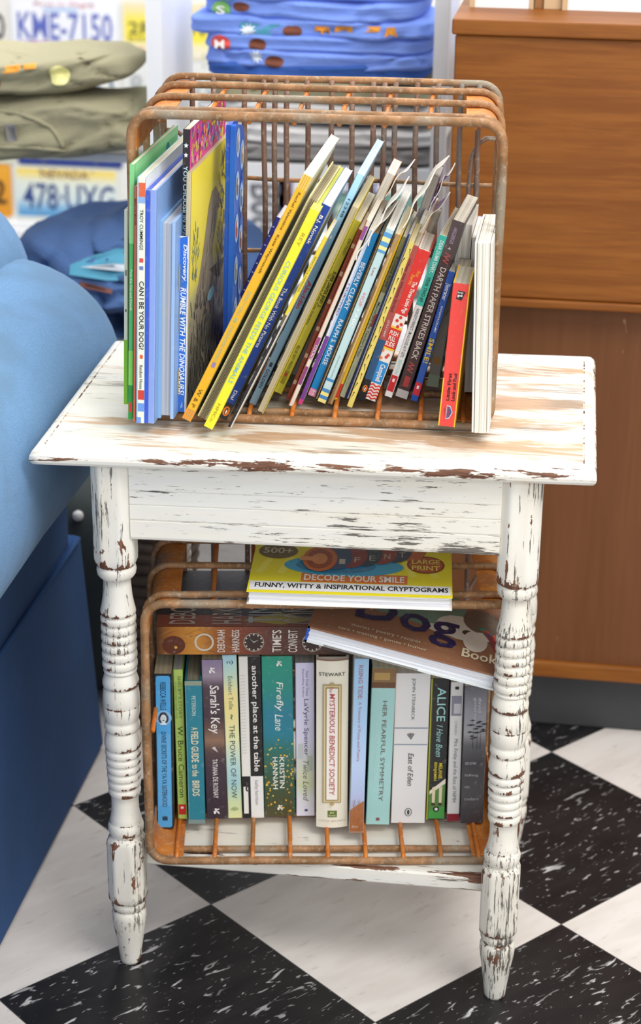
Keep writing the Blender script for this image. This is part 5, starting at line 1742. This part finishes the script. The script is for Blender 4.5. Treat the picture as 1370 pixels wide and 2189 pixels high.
# things on the counter
for (nm, lb, x0, x1, y0, y1, h, m, cat) in (
        ('paper_carton', 'pale carton standing on the counter, left of the wooden block', .098, .176, .72, .86, .13, M_WHITE, 'box'),
        ('wooden_block', 'tan and brown wooden block between two pale cartons on the counter', .178, .214, .73, .80, .15, M_CARD, 'block'),
        ('paper_carton', 'pale carton standing on the counter, right of the wooden block', .218, .33, .72, .88, .10, M_WHITE, 'box')):
    t = thing(nm, lb, cat, ((x0 + x1) / 2, (y0 + y1) / 2, 1.0147))
    mb = MB()
    hx, hy = (x1 - x0) / 2, (y1 - y0) / 2
    if nm == 'paper_carton':
        mb.box((-hx, -hy, 0), (hx, hy, h))
        mb.build('carton_body', M_WHITE, t)
        mb = MB()
        for s in (-1, 1):
            mb.box((s * hx - .004, -hy - .002, 0), (s * hx + .001 * s + .004 * (s < 0), -hy, h))
        mb.build('carton_edge', M_CARD, t)
    else:
        mb.box((-hx, -hy, 0), (-hx + .012, hy, h))
        mb.build('side', mat_simple('brown_wood', '9a6a3c', .6, .08), t)
        mb = MB()
        mb.box((-hx + .0122, -hy - .004, 0), (hx, hy, h))
        mb.build('front', M_CARD, t)

# ------------------------------------------------------------------ denim armchair
chair = thing('armchair', 'blue denim upholstered armchair with a fat rolled arm, left of the table', 'armchair', (-.70, 0, 0))
CO = Vector((-.70, 0, 0))


def soft(center, half, e=3.2, nu=40, nv=28, amp=0.0, sc=4, seed=0):
    """superellipsoid cushion"""
    vs, fs = [], []
    sg = lambda v, p: math.copysign(abs(v) ** p, v)
    p = 2.0 / e
    for j in range(nv + 1):
        ph = -math.pi / 2 + math.pi * j / nv
        for i in range(nu):
            th = 2 * math.pi * i / nu
            q = Vector((half[0] * sg(math.cos(ph), p) * sg(math.cos(th), p), half[1] * sg(math.cos(ph), p) * sg(math.sin(th), p), half[2] * sg(math.sin(ph), p)))
            w = Vector(center) + q
            if amp:
                w = w + q.normalized() * amp * noise.noise(w * sc + Vector((seed, 0, 0)))
            vs.append(w)
    for j in range(nv):
        for i in range(nu):
            fs.append((j * nu + i, j * nu + (i + 1) % nu, (j + 1) * nu + (i + 1) % nu, (j + 1) * nu + i))
    return vs, fs


def soft_obj(name, center, half, e, mat, parent, off, amp=.006, sc=4, seed=0, nu=56, nv=36):
    mb = MB()
    vs, fs = soft(center, half, e, nu, nv, amp, sc, seed)
    mb.add([v - off for v in vs], fs, None, 0, True)
    return mb.build(name, mat, parent)


# rolled arm: swept section with a domed far end
mb = MB()
rings = []
NA = 48
ys = [-.95, -.6, -.4, -.2, -.05, .1, .2, .28, .34, .37, .395, .42, .44, .456, .467, .474, .478]
for y in ys:
    f = max(0.0, (y - .34) / .138)
    k = math.sqrt(max(0.0, 1 - f ** 2.6)) if f > 0 else 1
    k = max(k, .02)
    rg = []
    for i in range(NA):
        a = 2 * math.pi * i / NA
        e = 2.0 / 2.35
        ca, sa = math.cos(a), math.sin(a)
        xx = .167 * math.copysign(abs(ca) ** e, ca)
        zz = .150 * math.copysign(abs(sa) ** e, sa)
        p = Vector((-.462 + xx * k, y, .592 + zz * (.25 + .75 * k) if k < 1 else .592 + zz))
        p += Vector((xx, 0, zz)).normalized() * .006 * noise.noise(p * 6)
        rg.append(p - CO)
    rings.append(rg)
mb.loft(rings, True, True, None, 0, True)
mb.build('arm', M_DENIM, chair)
soft_obj('back_cushion', (-.745, .36, .64), (.33, .17, .215), 3.0, M_DENIM, chair, CO, .008, 5, 2)
mb = MB()


def hull(mb, x0, x1, y0, y1, z0, z1, dx=0, dy=0):
    vs = [(x0, y0, z0), (x1 + dx, y0, z0), (x1 + dx, y1 + dy, z0), (x0, y1 + dy, z0), (x0, y0, z1), (x1, y0, z1), (x1, y1, z1), (x0, y1, z1)]
    mb.add([Vector(v) - CO for v in vs], [(0, 3, 2, 1), (4, 5, 6, 7), (0, 1, 5, 4), (1, 2, 6, 5), (2, 3, 7, 6), (3, 0, 4, 7)])


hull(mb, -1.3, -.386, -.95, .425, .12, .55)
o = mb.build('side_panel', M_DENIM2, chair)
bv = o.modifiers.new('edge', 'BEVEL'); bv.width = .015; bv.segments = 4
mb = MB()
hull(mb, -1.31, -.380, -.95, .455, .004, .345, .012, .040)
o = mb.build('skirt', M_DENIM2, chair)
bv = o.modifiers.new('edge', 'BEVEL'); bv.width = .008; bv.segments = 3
mb = MB()
mb.tube([Vector((-.379, -.95 + 1.387 * k / 20, .346)) - CO for k in range(21)], .0032, False, 8)
mb.build('piping', M_DENIM2, chair)

# ------------------------------------------------------------------ shirts and shelf behind
shelf = thing('display_shelf', 'white display shelf behind the table, carrying stacks of folded tees', 'shelf', (-.18, 1.05, 0))
SO = Vector((-.18, 1.05, 0))


def sbox(name, a, b, m=M_WHITE):
    mb = MB()
    mb.box(tuple(Vector(a) - SO), tuple(Vector(b) - SO))
    return mb.build(name, m, shelf)


sbox('upright', (-.3925, .95, 0), (-.3685, 1.17, 1.25))
sbox('upright', (.0295, .95, 0), (.0500, .985, 1.25))
sbox('upright', (.0295, 1.13, 0), (.0500, 1.165, 1.25))
sbox('upright', (-.90, .95, 0), (-.876, 1.17, 1.25))
sbox('shelf_board', (-.876, 1.06, .716), (-.3927, 1.165, .728))
sbox('shelf_board', (-.3683, .965, .722), (.0293, 1.165, .744))
sbox('shelf_board', (-.876, .965, .440), (-.3927, 1.165, .460))
sbox('shelf_board', (-.3683, .965, .440), (.0293, 1.165, .460))
sbox('shelf_board', (-.3683, .965, .030), (.0293, 1.165, .050))


def tee(label, cx, cy, z0, w, d, h, mat, seed, group, amp=.008, rot=0, e=4.6, tilt=0, crease=.007):
    """a folded tee: rounded slab with soft creases and a second inner fold"""
    t = thing('folded_tee', label, 'shirt', (cx, cy, z0), (0, R(tilt), R(rot)), group)
    mb = MB()
    vs, fs = soft((0, 0, h / 2), (w / 2, d / 2, h / 2), e, 120, 40, 0)
    vv = []
    for v in vs:
        n1 = noise.noise(Vector((v.x * 7 + seed * 3.1, v.y * 5, v.z * 14)))
        n2 = noise.noise(Vector((v.x * 18 + seed, v.y * 9, v.z * 40 + seed)))
        edge = abs(v.x) / (w / 2)
        n3 = 1 - 2 * abs(noise.noise(Vector((v.x * 9 + seed * 1.7, v.y * 6, v.z * 26 + v.x * 6))))
        v = v + Vector((n2 * amp * .8 + n1 * amp * 1.4 * edge, n1 * amp * .7 - .005 * n3 * (1 if v.y < 0 else 0), (n1 * amp * 1.1 + n2 * amp * .35) * (.35 + .65 * (v.z / h))))
        cr = noise.noise(Vector((v.x * 6 + seed * 2.3, 3.0, v.z * 17 - v.x * 5)))
        cr2 = noise.noise(Vector((v.x * 11 - seed, 8.0, v.z * 22 + v.x * 13)))
        if v.y < 0:
            v.y += crease * (math.exp(-(cr / .07) ** 2) + .7 * math.exp(-(cr2 / .05) ** 2))
            v.z += crease * .25 * cr2
        # crease half way up the front fold
        f = (v.z / h)
        if v.y < 0:
            v.y += .006 * math.exp(-((f - .5 - .08 * n1) / .07) ** 2)
        vv.append(v)
    mb.add(vv, fs, None, 0, True)
    o = mb.build('body', mat, t)
    t['_w'] = w
    bvh = BVHTree.FromPolygons([tuple(v) for v in vv], [list(f) for f in fs])
    return t, bvh


def drape(t, bvh, name, outline, mat, col=None, lift=.0016, letter=None):
    """a printed patch pressed on the front of the tee; outline in local x,z"""
    mb = MB()
    pts = []
    cx = sum(p[0] for p in outline) / len(outline); cz = sum(p[1] for p in outline) / len(outline)
    K = 4

    def hit(x, z):
        h = bvh.ray_cast(Vector((x, -1, z)), Vector((0, 1, 0)))
        return Vector((x, h[0].y - lift, z)) if h[0] is not None else None
    N = len(outline)
    rings = []
    for k in range(1, K + 1):
        f = k / K
        rings.append([hit(cx + (p[0] - cx) * f, cz + (p[1] - cz) * f) for p in outline])
    c = hit(cx, cz)
    if c is None or any(q is None for r in rings for q in r):
        return None
    vs = [c] + [q for r in rings for q in r]
    fs = [(0, 1 + i, 1 + (i + 1) % N) for i in range(N)]
    for k in range(K - 1):
        b = 1 + k * N
        fs += [(b + i, b + N + i, b + N + (i + 1) % N, b + (i + 1) % N) for i in range(N)]
    mb.add(vs, fs, lin(col) if col else None, 0, True)
    o = mb.build(name, mat, t.children[0])
    if letter:
        q = min(p_.y for p_ in rings[1] + [c]) - .0012
        tm = MB()
        r = max(abs(p_[0] - cx) for p_ in outline) * .45
        put_text(tm, letter, (cx - r, q, cz - r * .85), (2 * r, 0, 0), (0, 0, 1.7 * r), lin('fbf8f2'), 0, .04)
        me = tm.build('size_letter', M_PRINT, t.children[0])
    return o


def ell(cx, cz, rx, rz, n=18):
    return [(cx + rx * math.cos(2 * math.pi * k / n), cz + rz * math.sin(2 * math.pi * k / n)) for k in range(n)]


def daisy(cx, cz, r, n=36):
    return [(cx + r * (.72 + .28 * math.cos(10 * 2 * math.pi * k / n)) * math.cos(2 * math.pi * k / n), cz + .85 * r * (.72 + .28 * math.cos(10 * 2 * math.pi * k / n)) * math.sin(2 * math.pi * k / n)) for k in range(n)]


M_BEAN = mat_simple('brown_print', '7c4632', .8, .1)
M_FLOWER = mat_simple('white_print', 'e6eef6', .8, .02)
M_ORANGE = mat_simple('orange_print', 'f0a23c', .8, .03)
M_GREENST = mat_simple('green_sticker', '8fd06a', .5, .02)
M_REDST = mat_simple('coral_sticker', 'ee5a52', .5, .02)
M_YELST = mat_simple('pale_yellow_sticker', 'fdf6a8', .4, .02)
M_TEAL = mat_simple('teal_print', '5aa6c4', .8, .04)
M_RUSTP = mat_simple('rust_print', '8c5a50', .8, .04)

PB = 'pile of blue folded tees on the shelf'
PX, PY = -.148, 1.075
# pale tees at the bottom of the pile
g = 'pale tees under the blue pile'
pile = [('grey folded tee, lowest in the pile seen through the crate wires', M_DKTEE, .744, .36, .030, 1),
        ('off-white folded tee lying on the grey one in the pile', M_GREYTEE, .770, .37, .034, 2),
        ('white folded tee directly beneath the olive one in the pile', M_GREYTEE, .800, .36, .034, 3)]
for lb, m, z, w, h, sd in pile:
    tee(lb, PX - .006 * sd + .02, PY, z, w, .21, h, m, sd, g, .008)
tee('olive folded tee in the middle of the pile, peeking out above the crate rails', PX + .005, PY, .831, .34, .21, .040, M_OLIVE, 4, None, .010)
tiers = [('deep blue folded tee, bottom of the blue pile', .866, .330, .026, 5, M_NAVYTEE, 0.0),
         ('blue folded tee with bean and daisy print, second from the bottom of the blue pile', .884, .350, .030, 6, M_BLUE, .006),
         ('blue folded tee with a coral size sticker, third from the bottom of the blue pile', .906, .340, .028, 7, M_BLUE, .002),
         ('blue folded tee with orange lettering, its left corner sticking out of the pile', .927, .372, .030, 8, M_BLUE, -.004),
         ('blue folded tee with a green size sticker, second from the top in view', .953, .330, .030, 9, M_BLUE, -.008),
         ('blue folded tee with a cut-off green sticker, topmost of the blue pile', .979, .335, .034, 10, M_BLUE, -.006)]
tees = []
for lb, z, w, h, sd, m, dx in tiers:
    tees.append(tee(lb, PX + dx, PY, z - .003, w, .215, h + .006, m, sd, PB, .010, random.uniform(-3, 3), 4.6, random.uniform(-.6, .6)))
t, b = tees[1]
drape(t, b, 'bean_print', ell(-.065, .014, .014, .009), M_BEAN); drape(t, b, 'daisy_print', daisy(-.092, .021, .012), M_FLOWER)
t, b = tees[2]
drape(t, b, 'size_sticker', ell(-.142, .014, .016, .0125), M_REDST, None, .0016, 'M'); drape(t, b, 'bean_print', ell(-.085, .015, .013, .010), M_BEAN)
t, b = tees[3]
drape(t, b, 'print_patch', [(-.105, .006), (-.045, .005), (-.04, .024), (-.10, .025)], M_TEAL, None, .0012)
drape(t, b, 'daisy_print', daisy(-.088, .014, .013), M_FLOWER, None, .002)
drape(t, b, 'bean_print', ell(-.022, .015, .014, .009), M_BEAN)
drape(t, b, 'lettering', [(.01, .016), (.012, .024), (.032, .024), (.034, .014), (.028, .018), (.022, .012), (.016, .018)], M_ORANGE)
drape(t, b, 'lettering', [(.040, .016), (.042, .025), (.068, .026), (.066, .016), (.054, .019)], M_ORANGE)
drape(t, b, 'lettering', [(.086, .018), (.088, .026), (.108, .027), (.106, .019)], M_ORANGE)
drape(t, b, 'lettering', [(.114, .012), (.117, .026), (.128, .027), (.132, .012), (.122, .016)], M_ORANGE)
t, b = tees[4]
drape(t, b, 'size_sticker', ell(-.128, .014, .0155, .0125), M_GREENST, None, .0016, 'S'); drape(t, b, 'bean_print', ell(-.095, .021, .013, .007), M_BEAN)
t, b = tees[5]
drape(t, b, 'size_sticker', ell(-.122, .017, .0165, .0140), M_GREENST, None, .0016, 'S'); drape(t, b, 'bean_print', ell(-.07, .022, .012, .007), M_BEAN)

OG = 'olive folded tees on the left shelf'
t, b = tee('large olive folded tee with its round neckline and grey label facing out, left shelf', -.600, 1.06, .728, .46, .23, .105, M_OLIVE, 13, OG, .016, 0, 2.9, -4, .014)


def drape_tube(t, bvh, name, pts, r, mat):
    out = []
    for x, z in pts:
        h = bvh.ray_cast(Vector((x, -1, z)), Vector((0, 1, 0)))
        if h[0] is not None:
            out.append(Vector((x, h[0].y - r * .2, z)))
    if len(out) > 2:
        mb = MB()
        mb.tube(out, r, False, 8)
        return mb.build(name, mat, t.children[0])


drape_tube(t, b, 'neck_rib', [(-.02 + .085 * math.cos(R(a)) * 1.15, .022 + .060 * math.sin(R(a))) for a in range(0, 181, 9)], .0035, M_OLIVE)
drape_tube(t, b, 'neck_rib', [(-.02 + .1 * (k / 10 - .5) * 2, .030 - .010 * abs(k / 5 - 1) ** 2) for k in range(11)], .003, M_OLIVE)
drape(t, b, 'neck_label', [(-.005, .038), (.010, .038), (.012, .064), (-.004, .066)], M_DKTEE, None, .0025)
t, b = tee('upper olive folded tee with pale yellow sticker and orange lettering, left shelf', -.640, 1.05, .822, .42, .21, .062, M_OLIVE, 14, OG, .020, 0, 3.6, -5, .014)
drape(t, b, 'size_sticker', ell(.118, .034, .0155, .0150), M_YELST, None, .003)
drape(t, b, 'lettering', [(.035, .042), (.037, .052), (.062, .053), (.060, .043)], M_ORANGE)
drape(t, b, 'lettering', [(.066, .046), (.066, .053), (.085, .054), (.086, .047)], M_ORANGE)
drape(t, b, 'bean_print', ell(.012, .026, .014, .010), M_BEAN)

# crumpled blue tee lower down
t = thing('crumpled_tee', 'crumpled heather-blue tee with a teal car print, draped on the lower shelf behind the armchair', 'shirt', (-.42, 1.05, .460))
mb = MB()
vs, fs = soft((0, 0, .085), (.215, .14, .095), 2.5, 150, 70, 0)
vv = []
for v in vs:
    q = Vector((v.x * 5, v.y * 6, v.z * 7))
    n1 = noise.noise(q + Vector((3, 1, 0)))
    n2 = 1 - abs(noise.noise(Vector((v.x * 6 + v.z * 9, v.y * 5, v.z * 16 - v.x * 7)))) * 2.4
    n4 = 1 - abs(noise.noise(Vector((v.x * 12 - v.z * 14, v.y * 8 + 5, v.z * 24 + v.x * 9)))) * 2.2
    lo = max(0.0, 1 - v.z / .12)
    v = v + Vector((.014 * n1, -(.034 * n2 + .018 * n4) * lo * (1 if v.y < 0 else .3) - .010 * n2, .030 * n1 * (v.z / .18) + .008 * n4))
    c1 = noise.noise(Vector((v.x * 7 + 2, 1.5, v.z * 13 + v.x * 8)))
    c2 = noise.noise(Vector((v.x * 10 - 4, 6.5, v.z * 18 - v.x * 11)))
    if v.y < 0:
        v.y += (.055 * math.exp(-(c1 / .10) ** 2) + .035 * math.exp(-(c2 / .07) ** 2)) * min(1, .25 + lo)
    v.z += .012 * c1
    v.z = max(v.z, .001)
    vv.append(v)
mb.add(vv, fs, None, 0, True)
mb.build('body', M_DENTEE, t)
b = BVHTree.FromPolygons([tuple(v) for v in vv], [list(f) for f in fs])
drape(t, b, 'car_print', [(-.088, .116), (-.03, .110), (.03, .110), (.04, .13), (.03, .150), (-.02, .153), (-.06, .141), (-.088, .130)], M_TEAL, None, .004)
drape(t, b, 'car_print', [(-.072, .128), (-.01, .124), (.03, .124), (.03, .132), (-.02, .134)], M_FLOWER, None, .006)
drape(t, b, 'text_print', [(-.125, .097), (-.088, .093), (-.088, .106), (-.125, .111)], M_RUSTP, None, .004)
drape(t, b, 'text_print', [(-.072, .098), (-.02, .092), (-.02, .099), (-.072, .107)], M_RUSTP, None, .004)

# things at the bottom of the shelf seen through the lower crate
t = thing('rope_basket', 'dark coiled rope basket standing behind the table, seen through the lower crate wires', 'basket', (-.318, .62, 0))
for k in range(18):
    mb = MB()
    rr = .052 + .004 * math.sin(k * .5)
    mb.tube([(rr * math.cos(2 * math.pi * i / 28), rr * math.sin(2 * math.pi * i / 28), .009 + .0172 * k + .002 * math.sin(i * .9 + k)) for i in range(28)], .0095, True, 8)
    mb.build('rope_coil', mat_simple('dark_rope', '5c4e44', .9, .2, 120) if k == 0 else bpy.data.materials['dark_rope'], t)
for (nm, lb, x0, x1, z1, m) in (('storage_box', 'pale grey storage box at the bottom of the display shelf', -.355, -.225, .19, M_GREYTEE), ('cardboard_box', 'tan cardboard box beside the pale grey one at the bottom of the display shelf', -.222, -.06, .17, M_CARD)):
    t = thing(nm, lb, 'box', ((x0 + x1) / 2, 1.06, .0505))
    mb = MB()
    hx = (x1 - x0) / 2
    mb.box((-hx, -.085, 0), (hx, .085, z1 - .03))
    mb.build('box_body', m, t)
    mb = MB()
    mb.box((-hx - .001, -.087, z1 - .029), (hx + .001, .087, z1))
    mb.build('lid', m, t)
t = thing('pompom_pouf', 'dark grey-green pouf with pale pompoms, in the gap between armchair and table leg', 'pouf', (-.47, .72, 0))
soft_obj('body', (0, 0, .17), (.11, .11, .17), 4, M_DARK, t, Vector((0, 0, 0)), .003)
rnd = random.Random(6)
for k in range(22):
    a = R(-150 + 6.3 * k); z = .03 + .30 * ((k * 5) % 11) / 11
    mb = MB()
    vs, fs = soft((.112 * math.cos(a), .112 * math.sin(a), z), (.008, .008, .008), 2, 10, 8)
    mb.add(vs, fs, None, 0, True)
    mb.build('pompom', M_GREYTEE, t)
t = thing('wooden_box', 'brown wooden box under the shelf, glimpsed above the pompom pouf beside the table', 'box', (-.62, 1.06, .461))

bpy.data.objects.remove(t)

# ------------------------------------------------------------------ licence plates
PG = 'licence plates covering the back wall'
PW, PH = .282, .141


def plate(label, x, z, base, grads=None, texts=(), bands=(), rot=0):
    t = thing('licence_plate', label, 'licence plate', (x, 3.0485, z), (0, R(rot), 0), PG)
    mb = MB()
    bc = lin(base)
    e = .010
    out = []
    for cx, cz, a0 in ((PW / 2 - e, PH / 2 - e, 0), (-PW / 2 + e, PH / 2 - e, 90), (-PW / 2 + e, -PH / 2 + e, 180), (PW / 2 - e, -PH / 2 + e, 270)):
        for k in range(6):
            a = R(a0 + 18 * k)
            out.append((cx + e * math.cos(a), cz + e * math.sin(a)))
    N = len(out)
    f = [(a, -.0032, c) for a, c in out]; k0 = [(a, 0.0, c) for a, c in out]
    mb.add(f + k0, [(i, N + i, N + (i + 1) % N, (i + 1) % N) for i in range(N)], bc)
    mb.add([(0, -.0032, 0)] + f, [(0, i + 1, (i + 1) % N + 1) for i in range(N)], bc)
    if grads:
        st = [(p, lin(c)) for p, c in grads]
        for q in range(len(st) - 1):
            za = PH / 2 - .006 - (PH - .012) * st[q][0]; zb = PH / 2 - .006 - (PH - .012) * st[q + 1][0]
            mb.add([(-PW / 2 + .006, -.0036, zb), (PW / 2 - .006, -.0036, zb), (PW / 2 - .006, -.0036, za), (-PW / 2 + .006, -.0036, za)], [(0, 1, 2, 3)], [st[q + 1][1], st[q + 1][1], st[q][1], st[q][1]])
    for (a0, a1, b0, b1, c) in bands:
        poly(mb, [(-PW / 2 + PW * a0, -.0040, PH / 2 - PH * b1), (-PW / 2 + PW * a1, -.0040, PH / 2 - PH * b1), (-PW / 2 + PW * a1, -.0040, PH / 2 - PH * b0), (-PW / 2 + PW * a0, -.0040, PH / 2 - PH * b0)], lin(c))
    for (s, c, a0, a1, b0, b1, bold) in texts:
        put_text(mb, s, (-PW / 2 + PW * a0, -.0046, PH / 2 - PH * b1), (PW * (a1 - a0), 0, 0), (0, 0, PH * (b1 - b0)), lin(c), 0, bold)
    # bolt holes
    for a in (-.25, .25):
        for bz in (.42, -.42):
            disc(mb, (PW * a, -.0048, PH * bz), (.0035, 0, 0), (0, 0, .003), lin('8a8a8a'), 10)
    mb.build('plate_face', M_PRINT, t)
    return t


def col_x(k):
    return -1.092 + .2905 * k


def row_z(k):
    return .624 - .1435 * k


plate('white plate lettered KME-7150 in blue with a red state name, upper left of the wall', col_x(0), row_z(0), 'e6e8ee', [(0, 'e9eaf0'), (.75, 'e2e6f0'), (1, '8fb4e6')],
      [('KME-7150', '5a68b8', .06, .94, .24, .74, .02), ('NORTH CAROLINA', 'c83c50', .10, .90, .76, .90, .02), ('First in Flight', 'd08a94', .22, .78, .06, .16, .01)], [(.3, .62, .16, .22, 'a9c4e6')])
plate('cream plate with a black digit at the top left corner of the wall', col_x(-1), row_z(0), 'dedcd6', None, [('GRC 380', '3a3a3c', .08, .97, .28, .76, .02)])
plate('yellow plate with dark small lettering, right of the blue-lettered white plate', col_x(1), row_z(0), 'e6dfc4', [(0, 'e6d9bc'), (.3, 'ecdc5a'), (.68, 'eedf4a'), (.8, 'e9e2b8'), (1, 'e6e2d0')],
      [('2RU 4WD', '5a5a3c', .06, .94, .36, .58, .02), ('10', 'd85a4a', .08, .20, .80, .92, .02), ('EXPLORE', '8a7a3c', .06, .6, .62, .70, 0)])
plate('pale green-white plate with grey digits, half hidden by the white shelf upright', col_x(2), row_z(0), 'dfe6df', [(0, 'e6e6e2'), (1, 'd6e2da')], [('25 G 812', '8a9a94', .05, .95, .3, .74, .02)])
plate('green plate with large white letters GR, upper right beside the counter', col_x(3), row_z(0), '2f8a6a', [(0, '2c8a68'), (1, '2c8a68')],
      [('TGR 2RB', 'e3ece6', .08, .96, .26, .76, .03), ('Green Mountain State', 'dfe8e2', .14, .86, .84, .93, .01)], [(.02, .98, .18, .22, 'cfe0d6'), (.02, .98, .78, .82, 'cfe0d6')])
plate('grey-white plate below the yellow one', col_x(1), row_z(1), 'dcdedc', None, [('8AH 2J4', 'a9aeb0', .06, .94, .28, .74, .02)])
plate('pale plate below the blue-lettered white plate', col_x(0), row_z(1), 'dfe0dc', None, [('417 PLD', '6a7a94', .06, .94, .28, .74, .02)])
plate('grey-green plate right of the white shelf upright, second row', col_x(2), row_z(1), 'd9dedb', None, [('MN 4308', '9aa8a2', .06, .94, .28, .74, .02)])
plate('deep blue plate with a white top edge below the green plate', col_x(3), row_z(1), '3c4ea6', [(0, 'e3e6ec'), (.16, 'e3e6ec'), (.17, '3c50aa'), (1, '3a4ca4')], [('7KD B18', 'c8cfe8', .06, .94, .32, .8, .02)])
plate('navy plate under the olive tees', col_x(0), row_z(2), '2c3f86', None, [('AKD 52', 'd3c47a', .1, .9, .3, .75, .02)])
plate('pale sage plate at the left edge, third row', col_x(-1), row_z(2), 'd6d9c4', None, [('BV 883', '6a7a4c', .1, .9, .3, .75, .02)])
plate('white plate with small blue digits behind the crate, third row', col_x(2), row_z(2), 'd9dbe4', None, [('SCENIC 19', '5a64a4', .06, .94, .28, .6, .02)])
plate('royal blue plate beside the right shelf upright, third row', col_x(3), row_z(2), '3a4fae', [(0, 'd9dde8'), (.2, 'd9dde8'), (.21, '3a50b0'), (1, '3a50b0')], [('48 K7D', 'd9dde8', .06, .94, .35, .8, .02)])
plate('pale plate lettered 478 UXG in dark blue, yellow above and blue below, lower left', col_x(0) - .012, row_z(3), 'dfe6e0',
      [(0, 'f0d46a'), (.12, 'f0dc86'), (.28, 'dfe6da'), (.62, 'd3e2e4'), (.82, '7fb4dc'), (1, '3f8ac4')], [('478\u00b7UXG', '2f4a86', .08, .96, .32, .82, .02), ('NEVADA', '8a6a5a', .26, .72, .06, .22, .03)])
plate('orange plate with a black digit 2 at the left edge of the wall', col_x(-1) - .012, row_z(3), 'e6a02c', [(0, 'eaa834'), (1, 'e09426')], [('69A 42', '4a3414', .10, .95, .28, .76, .03)])
plate('light grey plate hung sideways with dark block characters, seen between the crate wires', -.572, .180, 'd3d5da', None, [('B08 3', '5c6068', .28, .94, .22, .80, .03), ('COLORADO', 'c8505c', .10, .92, .03, .13, .02)], (), 90)
plate('white plate with blue marks along its top edge behind the leaning books', -.400, row_z(2) - .135, 'd6d9e0', None, [('7 YT 5 2', '4a5296', .06, .94, .06, .28, .02), ('LIVE FREE', '8a90a8', .2, .8, .7, .85, .01)])
plate('teal green plate with a large pale digit 2 behind the leaning books', -.262, .160, '5f8a80', [(0, '6d948a'), (1, '557f76')], [('2 8M 2', 'c4cfc0', .06, .94, .22, .84, .03)])

for o in bpy.data.objects:
    if '_w' in o.keys():
        del o['_w']
